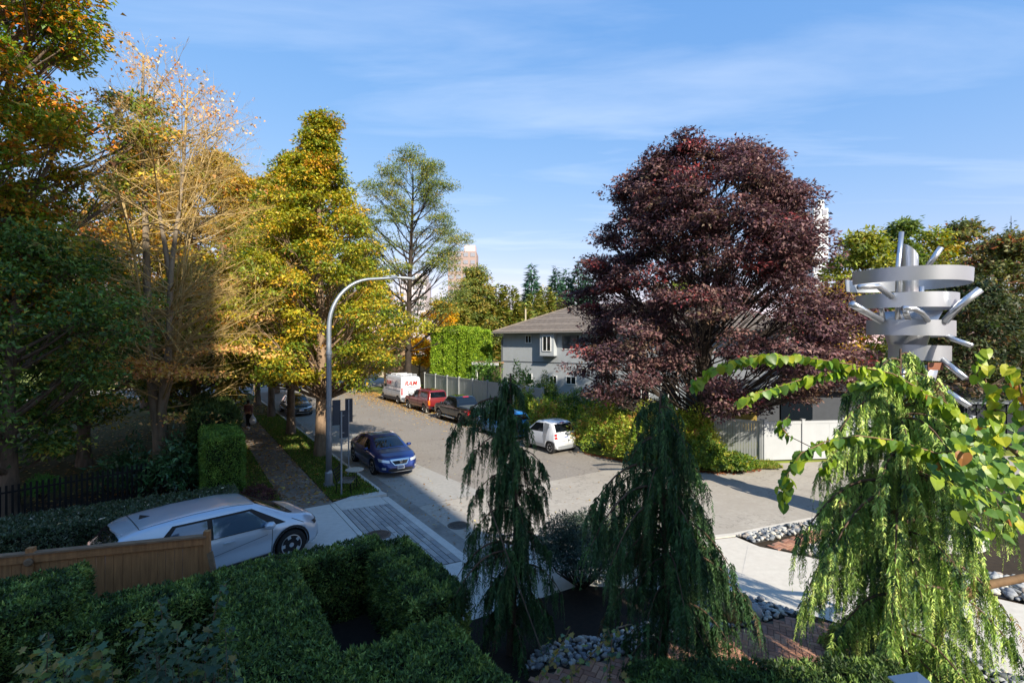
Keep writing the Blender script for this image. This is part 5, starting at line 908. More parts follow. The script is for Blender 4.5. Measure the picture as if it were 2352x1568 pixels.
vfence('low white vinyl fence at the far end near the yellow tree', [W(18.4, 52.0), W(18.6, 49.6), W(19.6, 47.2)], 1.9, .3)
vfence('white vinyl fence panel with vertical boards right of the shrub border', [(9.75, 23.55), (11.3, 22.3)], 1.82, .11, z=-.03)
vfence('smooth white vinyl fence running to the right behind the weeping conifer', [(11.45, 22.3), (13.3, 22.52), (15.3, 22.76), (17.3, 23.0), (19.4, 23.25), (22, 23.5)], 1.80, .6, True, z=-.03)
# ---- low dark-roofed building behind it
lb = E('low_building', 'low dark building with slate roof behind the smooth white fence', 'building', (18, 29, 0))
DKW = mat('dark_wall', '#43464c', .85, var=.1); b = MB(); b.box((11.5, 26.6, -.1), (27, 32.5, 2.75)); b.obj('wall', DKW, lb)
SLT = mat('slate', '#2e3036', .75, var=.3, scale=3, bump=.3, bscale=15)
rf2 = MB(); rf2.box((11.0, 26.1, 2.75), (27.5, 33, 2.85)); rfo = rf2.obj('roof', SLT, lb)
for k in range(11):
    a, c = k/11, (k+1)/11; y_, z_ = lambda f: 26.05+3.5*f, lambda f: 2.86+1.75*f; x_ = lambda f: 10.95+3.4*f
    q = [(x_(a), y_(a), z_(a)+.04), (27.6-1.5*a, y_(a), z_(a)+.04), (27.6-1.5*c, y_(c), z_(c)+.01), (x_(c), y_(c), z_(c)+.01)]; lo = [(p[0], p[1], p[2]-.06) for p in q]
    b = MB(); b.add(q+lo, [(0, 1, 2, 3), (7, 6, 5, 4), (0, 4, 5, 1), (1, 5, 6, 2), (3, 2, 6, 7), (0, 3, 7, 4)]); b.obj('slate_course', SLT, rfo)
b = MB(); b.add([(10.95, 33.05, 2.86), (27.6, 33.05, 2.86), (26.1, 29.55, 4.61), (14.35, 29.55, 4.61), (10.95, 26.05, 2.86), (27.6, 26.05, 2.86)], [(1, 0, 3, 2), (0, 4, 3), (5, 1, 2)]); b.obj('rear_slope', SLT, rfo)
b = MB(); b.box((11.7, 26.52, .6), (13.2, 26.597, 2.3)); b.obj('door', mat('ochre_door', '#8a7433', .7, var=.2), lb); b = MB(); b.box((14.5, 26.52, 1.2), (16.2, 26.597, 2.3)); b.obj('window', GLASSD, lb)
b = MB(); b.box((12.1, 25.9, 2.95), (15.0, 26.02, 3.15)); b.obj('fascia', FRAME, lb)
cn = E('dark_container', 'dark ribbed metal shed behind the foliage at the right picture edge', 'shed', (24, 24.8, 0)); b = MB(); b.box((22.6, 24.6, -.1), (30, 26.4, 2.3)); b.obj('body', mat('navy_metal', '#22262e', .6, .2), cn)
for k in range(14): b = MB(); b.box((22.7+k*.5, 24.55, 0), (22.85+k*.5, 24.598, 2.25)); b.obj('rib', mat('navy_metal', '#22262e'), cn)
b = MB(); b.box((22.5, 24.45, 2.3), (30.1, 26.5, 2.38)); b.obj('roof', mat('grey_sheet', '#777d83', .5, .4), cn)
# ---- towers on the skyline
def tower(label, x0, x1, y, d, z, m, floors, bays, crown=None):
    t = E('apartment_tower', label, 'tower', ((x0+x1)/2, y, 0), group='skyline towers'); b = MB(); b.box((x0, y, 0), (x1, y+d, z)); b.obj('wall', m, t); fh = z/floors; bw = (x1-x0)/bays; g = mat('hazy_tower_glass', '#93939c', .3, .1, .5)  # window grey kept near the wall tone to paint in distance haze
    for f in range(int(floors*.35), floors):
        for k in range(bays): b = MB(); b.box((x0+bw*(k+.18), y-.15, fh*(f+.3)), (x0+bw*(k+.82), y-.02, fh*(f+.8))); b.obj('window', g, t)
    b = MB(); b.box((x0+(x1-x0)*.55, y+d*.2, z), (x1-(x1-x0)*.05, y+d*.8, z+3.0)); b.obj('roof_house', crown or m, t)
tower('brownish apartment tower rising behind the airy olive tree', -26, -14.5, 200, 12, 42, mat('brown_tower', '#a08a84', .8, var=.08), 14, 4, mat('pink_tower', '#c2aeb0', .8))
tower('pale pinkish apartment block half hidden behind the airy olive tree', -47, -36, 205, 14, 31, mat('pale_tower', '#c9bcc0', .8, var=.06), 14, 4)
tower('slim white tower behind the purple tree', 92, 96.4, 150, 8, 46, mat('white_tower', '#d5d8dc', .7), 16, 2)
# ---- across the junction: garden wall with dark fence
gw = E('garden_wall', 'beige garden wall with dark slatted fence on top across the junction', 'wall', (-11, 63, 0)); b = MB(); b.box((-13.4, 62.6, -.1), (-9.4, 63.0, 3.0)); b.obj('wall', mat('beige_wall', '#c9b8a2', .9, var=.1), gw)
for k in range(19): b = MB(); b.box((-13.3+k*.2, 62.72, 3.0), (-13.18+k*.2, 62.80, 5.0)); b.obj('slat', mat('black_slat', '#1f1e20', .7), gw)
b = MB(); b.box((-16.5, 63.4, -.1), (-13.4, 67, 6.0)); b.obj('gate_house', mat('tan_wall', '#b99a7c', .9, var=.12), gw)
fw = E('low_wall', 'long low beige wall on the far side of the cross street', 'wall', (-30, 76, 0)); b = MB(); b.box((-62, 75.4, -.1), (-17, 75.8, 1.7)); b.obj('wall', mat('beige_wall', '#c9b8a2'), fw); b = MB(); b.box((-62.1, 75.3, 1.7), (-16.9, 75.9, 1.82)); b.obj('coping', CONCL, fw)
# ---- utility pole and cables by the house
up = E('utility_pole', 'thin pale utility pole behind the roof of the grey house', 'pole', ((1207-1176)/1130*56, 56, 0)); b = MB(); b.tube([(1.54, 56, -.1), (1.54, 56, 9.1)], .09, 8); b.obj('shaft', mat('pale_wood', '#b3a88f', .8), up)
cb = MB(); [cb.tube([Vector((-11.5, 52, 6.55+o)).lerp(Vector((-.9, 48.5, 5.95+o)), t) - Vector((0, 0, .25*4*t*(1-t))) for t in np.linspace(0, 1, 9)], .04, 5) for o in (0, .14)]; props(cb.obj('overhead_cable', DKPL), 'dark overhead cable sagging in front of the yellow tree', 'cable')

# ================================================================== STREET FURNITURE
GALV = mat('galvanised', '#8e959d', .45, .6, var=.12, scale=6); BACKS = mat('sign_back', '#3a3f48', .55, .4, var=.1)
lp = W(4.54, 19.1); st = E('street_lamp', 'tall curved grey street lamp on the verge', 'street lamp', lp, RZ)
b = MB(); b.box((-.17, -.17, 0), (.17, .17, .04)); b.lathe([(.15, .04), (.14, .5), (.115, .55)], 16); [b.lathe([(.03, .04), (.03, .1), (.001, .1)], 8, M=Matrix.Translation((x, y, 0))) for x in (-.13, .13) for y in (-.13, .13)]; b.obj('base', GALV, st, world=False)
arc = [(0, 0, .5), (0, 0, 2), (0, 0, 4), (0, 0, 5.9)] + [(1.75-1.75*math.cos(t), 0, 5.9+1.95*math.sin(t)) for t in np.linspace(R(8), R(80), 10)] + [(2.3, 0, 7.93), (2.7, 0, 7.98)]
b = MB(); b.tube(arc, [.11, .105, .10, .09]+list(np.linspace(.085, .055, 10))+[.05, .05], 14); b.obj('pole', GALV, st, True, world=False); b = MB(); b.lathe([(.115, 4.9), (.12, 4.92), (.12, 5.02), (.105, 5.04)], 16); b.obj('collar', GALV, st, world=False)
b = MB(); b.lathe([(.001, -.36), (.10, -.30), (.13, 0), (.10, .32), (.001, .38)], 14, M=Matrix.Translation((2.98, 0, 7.98)) @ Matrix.Rotation(R(90), 4, 'Y') @ Matrix.Diagonal((.45, 1, 1, 1))); b.obj('lamp_head', mat('lamp_grey', '#a9adb1', .5), st, True, world=False)
b = MB(); b.lathe([(.07, 0), (.07, .012), (.001, .012)], 16, M=Matrix.Translation((0.02, -.115, .55)) @ Matrix.Rotation(R(90), 4, 'X')); b.obj('access_cover', mat('pale_cover', '#b7bbc0', .5), st, world=False)
ps = E('parking_sign', 'dark back of a parking sign strapped to the street lamp', 'sign', W(4.60, 19.1, 2.25), RZ); b = MB(); b.box((.06, -.02, .0), (.36, -.005, .95), bev=0); b.obj('panel', BACKS, ps, world=False); b = MB(); [b.lathe([(.125, z), (.125, z+.04)], 14, M=Matrix.Translation((-.06, 0, 0))) for z in (.25, .7)]; b.obj('strap', GALV, ps, world=False)
def sign(label, e, s, h, ph, side):
    g = E('sign_post', label, 'sign', W(e, s), RZ); b = MB(); b.tube([(0, 0, 0), (0, 0, h)], .03, 10); b.lathe([(.09, 0), (.09, .012), (.03, .03)], 12); b.obj('post', GALV, g, world=False)
    b = MB(); b.box((side-.15, .03, h-ph+.02), (side+.15, .045, h+.03)); b.obj('panel', BACKS, g, world=False); b = MB(); [b.bar((0, .0, z), (side*1, .03, z), .03, .02) for z in (h-.15, h-ph+.2)]; b.obj('bracket', GALV, g, world=False)
sign('shorter sign post with dark panel in front of the bistro bench', 4.62, 17.65, 2.95, .95, .10); sign('taller sign post with dark panel behind the bistro table', 5.60, 20.3, 3.05, .95, .02)
# bistro table and slatted bench
MOS = mat('mosaic_top', '#a9a398', .5, var=.35, scale=30, detail=2); BLKM = mat('black_metal', '#17181a', .5, .4)
t = E('bistro_table', 'small round mosaic-topped bistro table beside the blue saloon', 'table', W(5.22, 18.15)); b = MB(); b.lathe([(.30, .70), (.32, .71), (.32, .735), (.30, .745), (.001, .745)], 28); b.obj('table_top', MOS, t, world=False)
for a in (40, 160, 280): b = MB(); d = Vector((math.cos(R(a)), math.sin(R(a)), 0)); b.tube([d*.10+Vector((0, 0, .71)), d*.06+Vector((0, 0, .4)), d*.26], .012, 6); b.obj('leg', BLKM, t, world=False)
bn = E('slatted_bench', 'dark metal bench with slatted seat next to the bistro table', 'bench', W(4.95, 18.0), RZ+R(60))
for k in range(7): b = MB(); b.bar((-.42, -.18+k*.07, .43), (.42, -.18+k*.07, .43), .045, .018); b.obj('slat', mat('bench_slat', '#6f6a63', .7), bn, world=False)
for k in range(4): b = MB(); b.bar((-.42, .32+k*.03, .55+k*.1), (.42, .32+k*.03, .55+k*.1), .018, .06); b.obj('back_slat', BLKM, bn, world=False)
for x in (-.4, .4):
    for y in (-.18, .28): b = MB(); b.tube([(x, y, .43), (x, y*1.15, 0)], .016, 6); b.obj('leg', BLKM, bn, world=False)
    b = MB(); b.tube([(x, .28, .43), (x, .45, .95)], .016, 6); b.obj('back_post', BLKM, bn, world=False)
# ---- wooden fence
CEDW = mat('cedar_wood', '#9c7048', .75, var=.3, scale=3, stretch=(6, 6, .5), bump=.25, bscale=20); CEDT = mat('weathered_cedar', '#7d6650', .8, var=.3, scale=4, stretch=(1, 4, 4), bump=.3, bscale=20)
P1, P0 = Vector((-6.02, 9.72, 0)), Vector((-8.72, 8.92, 0)); dd = (P1-P0).normalized(); P_ = P0-dd*2.9; fh = 1.57
wf = E('wooden_fence', 'brown cedar board fence with cap rail in front of the silver hatchback', 'fence', P0); nn = Vector((dd.y, -dd.x, 0))
for a, c in ((P_, P0), (P0, P1)):
    L = (c-a).length; k = int(L/.135)
    for j in range(k):
        w = L/k; p = a+dd*(w*(j+.5)); b = MB(); b.bar(p+Vector((0, 0, .04)), p+Vector((0, 0, fh-.10)), w-rr.choice((.004, .004, .004, .009)), .018, up=nn); o = b.obj('board', CEDW, wf)
    b = MB(); b.bar(a+Vector((0, 0, fh-.09))+nn*.03, c+Vector((0, 0, fh-.09))+nn*.03, .03, .14); b.obj('top_rail', CEDW, wf); b = MB(); b.bar(a+Vector((0, 0, fh)), c+Vector((0, 0, fh)), .15, .035); b.obj('cap_rail', CEDT, wf)
for q in (P0, P1):
    b = MB(); b.bar(q, q+Vector((0, 0, fh+.10)), .11, .11, up=nn); po_ = b.obj('post', CEDW, wf); b = MB(); b.bar(q+Vector((0, 0, fh+.10)), q+Vector((0, 0, fh+.14)), .16, .16, up=nn); b.bar(q+Vector((0, 0, fh+.14)), q+Vector((0, 0, fh+.16)), .12, .12, up=nn); b.obj('post_cap', CEDT, po_)
b = MB(); b.lathe([(.07, 0), (.07, .03), (.05, .045), (.001, .05)], 16, M=Matrix.Translation(P0+Vector((0, 0, fh-.14))+nn*.055) @ nn.to_track_quat('Z', 'Y').to_matrix().to_4x4()); b.obj('round_boss', CEDT, wf)
b = MB(); b.bar(P1+dd*.05+nn*.02+Vector((0, 0, 1.25)), P1+dd*.22+nn*.10+Vector((0, 0, .45)), .09, .07, up=nn); b.obj('brace', CEDT, wf)
# ---- dark picket fence of the park
pf = E('picket_fence', 'dark metal picket fence along the park at the left edge', 'fence', (-14.8, 14.25, 0)); a0, a1 = Vector((-16.6, 12.0, 0)), Vector((-11.6, 18.3, 0)); L = (a1-a0).length; d = (a1-a0).normalized(); PM = mat('picket_metal', '#131416', .6, .3)
for j in range(int(L/.13)): p = a0+d*(.13*j); b = MB(); b.bar(p, p+Vector((0, 0, 1.2)), .055, .02, up=Vector((d.y, -d.x, 0))); b.obj('picket', PM, pf)
for z in (.2, 1.0): b = MB(); b.bar(a0+Vector((0, 0, z)), a1+Vector((0, 0, z)), .03, .05); b.obj('rail', PM, pf)

# ================================================================== SCULPTURE
STEEL = mat('brushed_steel', '#c9ccd1', .28, .85, .5, var=.05, scale=3, stretch=(1, 1, 8)); SHEET = mat('sheet_aluminium', '#b6b9be', .36, .7, .5, var=.04, scale=2)
SX, SY = 11.45, 14.0; k_ = 80.7
sc = E('metal_sculpture', 'tall silver sculpture of stacked metal rings and pipes on the island', 'sculpture', (SX, SY, 0))
def su(u, v, dy=0.0): y = SY+dy; return Vector(((u-1176)/1130*y - SX, dy, 5.4+(784-v)/1130*y))
def zm(zx, zy, dy=0.0): return su((2500+zx/2.8)*.76563, (680+zy/2.8)*.76563, dy)
def band(r, cx, z, h, a0, a1, drop=0.0, taper=0.0, flare=0.0):
    b = MB(); n = 72; t = .02
    for (ra, za), (rb_, zb_) in (((r+flare, .5), (r, -.5)), ((r, -.5), (r-t, -.5)), ((r-t, -.5), (r+flare-t, .5)), ((r+flare-t, .5), (r+flare, .5))):
        vs = []
        for i in range(n+1):
            f = i/n; a = R(a0+(a1-a0)*f); zz = z-drop*f; hh = h*(1-taper*f); vs += [(cx+math.cos(a)*ra, math.sin(a)*ra, zz+za*hh), (cx+math.cos(a)*rb_, math.sin(a)*rb_, zz+zb_*hh)]
        b.add(vs, [(i*2, i*2+1, i*2+3, i*2+2) for i in range(n)])
    return b.obj('ring', SHEET, sc, True, world=False)
band(1.42, 11.19-SX, 7.2, .37, 175, 500, .10, 0, .02); band(1.19, 11.14-SX, 6.52, .40, 165, 392, .03); band(1.03, 11.26-SX, 5.80, .42, 165, 392, .08); band(.73, 11.54-SX, 5.12, .42, 165, 395, .08)
cx = 11.50-SX
b = MB(); b.lathe([(.34, 4.75), (.42, 5.2), (.56, 5.7), (.78, 6.25), (.76, 6.25), (.54, 5.7), (.40, 5.2), (.32, 4.75)], 36, M=Matrix.Translation((cx-.1, .2, 0)), closed=True); b.obj('inner_cone', SHEET, sc, True, world=False)
def pipe(pts, r, cap=True, name='pipe'): return MB().tube(pts, r*.72, 18).obj(name, STEEL, sc, True, world=False)
b = MB(); top = zm(640, 250); px = top.x; n = 28; rr_ = .20
vs = [(px+math.cos(2*math.pi*i/n)*rr_, math.sin(2*math.pi*i/n)*rr_, zz) for zz in (3.0, 0) for i in range(n)]; vs = [v if i < n else (v[0], v[1], 7.95-(v[0]-px)*1.1) for i, v in enumerate(vs)]
b.add(vs, [(i, (i+1) % n, n+(i+1) % n, n+i) for i in range(n)]+[tuple(range(n, 2*n)), tuple(range(n))[::-1]]).obj('centre_column', STEEL, sc, False, world=False)
pipe([zm(540, 900, -.25), zm(540, 350, -.25), zm(572, 45, -.2)], .085); pipe([zm(735, 800, .2), zm(740, 500, .2)], .09); pipe([zm(775, 360, -.1), zm(905, 172, -.3)], .10)
pipe([zm(930, 800, -1.0), zm(1060, 660, -1.25), zm(1235, 525, -1.5)], .13); pipe([zm(490, 590, -.9), zm(375, 500, -1.15), zm(215, 508, -1.35)], .10); pipe([zm(400, 790, -.8), zm(250, 705, -1.2), zm(155, 650, -1.4)], .12)
pipe([zm(795, 790, -1.0), zm(745, 725, -1.12), zm(680, 692, -1.2), zm(585, 684, -1.25)], .09); pipe([zm(630, 780, -.7), zm(600, 700, -.9)], .10); pipe([zm(385, 560, -.4), zm(415, 790, -.4)], .09)
pipe([zm(920, 890, -.8), zm(1010, 945, -1.1), zm(1165, 1000, -1.5)], .085); pipe([zm(915, 1115, -.7), zm(1110, 1275, -1.3)], .10); pipe([zm(905, 1345, -.7), zm(1145, 1510, -1.3)], .10); pipe([zm(600, 1130, -.5), zm(560, 1400, -.6)], .08)
ly = su(2140, 860)
b = MB(); b.lathe([(.46, 4.72), (.38, 4.3), (.36, 3.9), (.48, 3.2), (.66, 2.2), (.78, .25)], 32, M=Matrix.Translation((cx+.05, 0, 0))); b.obj('lower_cone', SHEET, sc, True, world=False)
band(.46, cx+.12, 4.05, .45, 165, 390, .08); band(.64, cx+.0, 3.1, .42, 165, 390, .10)
b = MB(); b.lathe([(1.5, 0), (1.5, .22), (1.35, .28), (.001, .28)], 36, M=Matrix.Translation((cx, 0, 0))); b.obj('plinth', CONC, sc, world=False)
b = MB(); q = zm(855, 1172, -.75); b.box((q.x-.20, q.y-.02, q.z-.10), (q.x+.20, q.y+.02, q.z+.10)); b.obj('copper_panel', mat('copper', '#8a5a45', .5, .3), sc, world=False)
# ---- garden lantern, bottom edge
ln = E('garden_lantern', 'pale pyramid cap of a garden lantern at the bottom edge', 'lantern', (4.12, 5.0, 0)); b = MB(); b.tube([(0, 0, 0), (0, 0, 1.75)], .05, 10); b.obj('post', BLKM, ln, world=False); b = MB(); b.lathe([(.14, 1.70), (.15, 1.75), (.15, 1.88), (.05, 1.88)], 4); b.obj('lantern_body', mat('frosted', '#c8c6bd', .4), ln, world=False)
b = MB(); b.lathe([(.24, 1.885), (.24, 1.90), (.001, 2.05)], 4, M=Matrix.Rotation(R(51), 4, 'Z')); b.obj('cap', mat('lantern_cap', '#b9bcc0', .6, 0), ln, world=False)

# ================================================================== PERSON
def person():
    pr = E('person', 'person in dark trousers and grey top walking with a white bag on the pavement', 'person', W(3.4, 34.6)*1.0, R(190))
    def skin(name, V, Ed, rad, m, parent, sub=2):
        me = bpy.data.meshes.new(name); me.from_pydata(V, Ed, []); me.materials.append(m); o = link(name, me, parent); sk = o.modifiers.new('s', 'SKIN'); sk.use_smooth_shade = True
        for i, r in enumerate(rad): me.skin_vertices[0].data[i].radius = (r if hasattr(r, '__len__') else (r, r))
        me.skin_vertices[0].data[0].use_root = True; o.modifiers.new('d', 'SUBSURF').levels = sub; o.modifiers['d'].render_levels = sub; return o
    S = mat('skin', '#b98a6c', .6); V, Ed, Rd = [(0, 0, .95)], [], [(.15, .11)]
    def ch(start, pts):
        k = start
        for p, r in pts: V.append(p); Rd.append(r); Ed.append((k, len(V)-1)); k = len(V)-1
        return k
    c_ = ch(0, [((0, 0, 1.12), (.13, .10)), ((0, .01, 1.30), (.16, .11)), ((0, .0, 1.42), (.13, .09))]); nk = ch(c_, [((0, -.01, 1.50), .055), ((0, -.03, 1.58), (.07, .085)), ((0, -.03, 1.68), (.075, .095)), ((0, -.02, 1.74), (.05, .06))])
    for sd, sw in ((1, .12), (-1, -.14)):
        hnd = ch(c_, [((sd*.19, 0, 1.41), .055), ((sd*.23, -sw*.5, 1.18), .043), ((sd*.24, -sw-.06, .95), .033), ((sd*.24, -sw-.09, .86), (.02, .038))])
        for q in range(5): ch(hnd, [((sd*.24-(.03 if q == 4 else 0), -sw-.135+q*.018+(-.03 if q == 4 else 0), .80+(.03 if q == 4 else .004*abs(q-1))), .009), ((sd*.238-(.03 if q == 4 else 0), -sw-.135+q*.018+(-.035 if q == 4 else 0), .765+(.03 if q == 4 else .006*abs(q-1))), .008)])
        ch(0, [((sd*.09, 0, .90), .085), ((sd*.10, -sw*.9, .50), .058), ((sd*.10, -sw*.6+(.10 if sw < 0 else 0), .12), .04), ((sd*.10, -sw*.6+(.08 if sw < 0 else 0), .05), .042), ((sd*.11, -sw*.6-.14+(.08 if sw < 0 else 0), .035), (.042, .03))])
    skin('body', V, Ed, Rd, S, pr)
    # clothes follow the same joints, a little fuller
    TR, TP = mat('dark_trousers', '#191a20', .85), mat('grey_top', '#77736f', .85, var=.3, scale=12, col2='#8a3038')
    skin('trousers', [(0, 0, 1.0), (0, 0, .93), (.09, 0, .88), (.10, -.108, .50), (.10, -.07, .10), (-.09, 0, .88), (-.10, .126, .50), (-.10, .18, .12)], [(0, 1), (1, 2), (2, 3), (3, 4), (1, 5), (5, 6), (6, 7)], [(.165, .125), (.165, .125), .10, .075, .06, .10, .075, .06], TR, pr)
    skin('jacket', [(0, 0, 1.0), (0, 0, 1.15), (0, .01, 1.31), (0, 0, 1.43), (.19, 0, 1.41), (.23, -.06, 1.18), (.24, -.17, .97), (-.19, 0, 1.41), (-.23, .07, 1.18), (-.24, .07, .97)], [(0, 1), (1, 2), (2, 3), (3, 4), (4, 5), (5, 6), (3, 7), (7, 8), (8, 9)], [(.17, .13), (.155, .125), (.185, .135), (.15, .11), .075, .058, .048, .075, .058, .048], TP, pr)
    h = MB(); h.lathe([(.001, 1.775), (.07, 1.765), (.098, 1.71), (.10, 1.64), (.085, 1.56), (.06, 1.56)], 16, M=Matrix.Translation((0, .012, 0)) @ Matrix.Diagonal((.95, 1.05, 1, 1))); h.obj('hair', mat('dark_hair', '#1c1512', .6), pr, True, world=False)
    f = MB(); [f.lathe([(.001, -.011), (.011, 0), (.001, .011)], 8, M=Matrix.Translation((x, -.118, 1.645))) for x in (-.033, .033)]; f.obj('eye', mat('eye_dark', '#0e0d0d', .3), pr, world=False); f = MB(); f.lathe([(.004, .02), (.016, -.015), (.001, -.02)], 8, M=Matrix.Translation((0, -.128, 1.62))); f.bar((-.025, -.118, 1.58), (.025, -.118, 1.58), .01, .01); f.obj('nose_and_mouth', mat('lip', '#94624f', .6), pr, world=False)
    for sd, y in ((1, -.12), (-1, .19)): s_ = MB(); s_.lathe([(.001, -1), (.7, -.9), (1, -.2), (.8, .6), (.001, 1)], 12, M=Matrix.Translation((sd*.105, y-.03, .05)) @ Matrix.Diagonal((.055, .14, .05, 1))); s_.obj('shoe', mat('white_shoe', '#c9c7c4', .7), pr, True, world=False)
    w = W(3.4, 34.6); bg = E('shopping_bag', 'full white plastic bag held by the walking person', 'bag', (w.x+.30, w.y-.06, .28)); b = MB(); b.lathe([(.001, 0), (.15, .02), (.21, .16), (.19, .32), (.09, .47), (.03, .55), (.025, .60)], 16, M=Matrix.Diagonal((1, .8, 1, 1))); b.obj('sack', mat('white_plastic', '#d9dade', .5, bump=.6, bscale=9), bg, True, world=False); b = MB(); b.tube([(0, 0, .58), (-.02, 0, .66)], .015, 6); b.obj('handle', mat('white_plastic', ''), bg, world=False)
person()
# ================================================================== STONES, BRICKS, BIG LEAVES, LITTER
rs = np.random.default_rng(99)
def dv0(u, v, y): return Vector(((u-1176)/1130*y, y, 5.4+(784-v)/1130*y))
def pebble_mesh(seed, m, n=10, k=5, amp=.2):
    r = np.random.default_rng(seed); b = MB(); ax = r.normal(0, 1, (4, 3)); vs = [(0, 0, -1)]
    for i in range(1, k):
        a = math.pi*i/k
        for j in range(n): vs.append((math.sin(a)*math.cos(2*math.pi*j/n), math.sin(a)*math.sin(2*math.pi*j/n), -math.cos(a)))
    vs.append((0, 0, 1)); vs = [tuple(np.array(v)*(1+amp*sum(math.sin(2.8*np.dot(v, q)) for q in ax)*.6)*np.array([.5, .36, .27])) for v in vs]
    fs = [(0, 1+(j+1) % n, 1+j) for j in range(n)]+[(1+i*n+j, 1+i*n+(j+1) % n, 1+(i+1)*n+(j+1) % n, 1+(i+1)*n+j) for i in range(k-2) for j in range(n)]+[(len(vs)-1, 1+(k-2)*n+j, 1+(k-2)*n+(j+1) % n) for j in range(n)]
    return b.add(vs, fs).mesh('river_stone', m, True)
SM = [mat('river_stone_%d' % i, h, .75, var=.25, scale=5) for i, h in enumerate(('#8f9296', '#a9aaa8', '#74787d', '#b9b4a8', '#5f6468', '#9a9188'))]
PEB = [pebble_mesh(i, SM[i % 6]) for i in range(9)]
def in_poly(x, y, P):
    c = False; j = len(P)-1
    for i in range(len(P)):
        if ((P[i][1] > y) != (P[j][1] > y)) and (x < (P[j][0]-P[i][0])*(y-P[i][1])/(P[j][1]-P[i][1])+P[i][0]): c = not c
        j = i
    return c
def stones(label, poly, n, smin, smax, cap, seed, z=.0, bedname='pebble_bed'):
    rg_ = random.Random(seed); xs, ys = [p[0] for p in poly], [p[1] for p in poly]; root = E(bedname, label, 'stones', (sum(xs)/len(xs), sum(ys)/len(ys), z)); pl = []; t = 0
    poly_b = MB(); poly_b.add([(p[0], p[1], z+.004) for p in poly], [tuple(range(len(poly)))]); poly_b.obj('bed', mat('stone_bed', '#3f3d3a', .95, var=.3, scale=12), root)
    while len(pl) < n and t < n*40:
        t += 1; x, y = rg_.uniform(min(xs), max(xs)), rg_.uniform(min(ys), max(ys))
        if not in_poly(x, y, poly): continue
        s = rg_.uniform(smin, smax)
        if any((x-a)**2+(y-c)**2 < (.40*(s+d))**2 for a, c, d, _ in pl[-400:]):
            if rg_.random() < .86: continue
        pl.append((x, y, s, rg_.random()))
    pl.sort(key=lambda q: -q[2]*1.0/(q[1]))
    L = root.location
    for i, (x, y, s, h) in enumerate(pl[:cap]):
        o = link('river_stone', PEB[rg_.randrange(9)], root, (x-L.x, y-L.y, s*.2+.01+(.05 if h > .86 else 0)), (rg_.uniform(-.3, .3), rg_.uniform(-.3, .3), rg_.uniform(0, 6.3))); o.scale = (s, s*rg_.uniform(.8, 1.15), s*rg_.uniform(.85, 1.2))
    if len(pl) > cap:
        b = MB(); src = PEB[0]; sv = [v.co.copy() for v in src.vertices]; sf = [tuple(p.vertices) for p in src.polygons]; mi = {}
        for (x, y, s, h) in pl[cap:]:
            M = Matrix.Translation((x-L.x, y-L.y, s*.2+.008)) @ Matrix.Rotation(h*6.28, 4, 'Z') @ Matrix.Scale(s, 4); b.add([M @ v for v in sv], sf, int(h*5.99))
        b.obj('small_stones', SM, root, True, world=False, kind='stuff')
    return root
stones('bed of grey river stones edging the brick path below the weeping conifers', [(.15, 8.05), (.9, 8.15), (2.6, 8.75), (4.3, 9.3), (5.3, 9.66), (5.85, 9.70), (4.84, 10.5), (4.2, 10.35), (3.2, 9.75), (2.0, 9.1), (.5, 8.7)], 640, .075, .15, 300, 5)
stones('strip of pale stones behind the corner kerb by the brick pad', [(6.3, 13.62), (8.1, 14.35), (10.5, 15.35), (10.3, 14.7), (8.2, 13.9), (6.5, 13.15)], 260, .11, .19, 130, 6)
stones('patch of pale stones below the brick pad behind the sunlit conifer', [(7.2, 12.55), (8.4, 13.3), (9.8, 12.2), (8.6, 11.55)], 160, .11, .19, 70, 7)
stones('bed of pale stones beside the walk at the right edge', [(9.6, 10.9), (10.4, 11.8), (12.5, 10.6), (12.0, 9.15)], 240, .12, .24, 130, 8)
stones('row of stones along the lower edge of the walk at the right', [(6.8, 8.95), (7.8, 8.22), (9.6, 6.85), (9.3, 6.5), (7.4, 7.9), (6.6, 8.6)], 150, .10, .18, 100, 9)
# ---- boulder
p = G(1680, 1415); bo = pebble_mesh(77, mat('sandstone', '#a08a5c', .85, var=.3, scale=3, bump=.6, bscale=12), 22, 12, .09); o = link('boulder', bo, None, (p.x, p.y, .16)); o.scale = (.85, .95, 1.1); o.rotation_euler = (0, 0, R(25)); o.data.name = 'boulder'; props(o, 'rounded tan boulder among the river stones', 'boulder')
p = G(1722, 1418); o = link('boulder', PEB[0].copy(), None, (p.x, p.y, .10)); o.scale = (.42, .42, .6); props(o, 'smaller grey boulder in front of the tan one', 'boulder')
a_, c_ = dv0(1120, 1150, 8.3), dv0(1232, 1460, 8.0); st_ = MB(); st_.tube([a_, (a_+c_)/2, c_, c_+(c_-a_)*.08], .012, 6); props(st_.obj('garden_stake', BARK), 'thin bamboo stake leaning against the slender weeping conifer', 'stake')
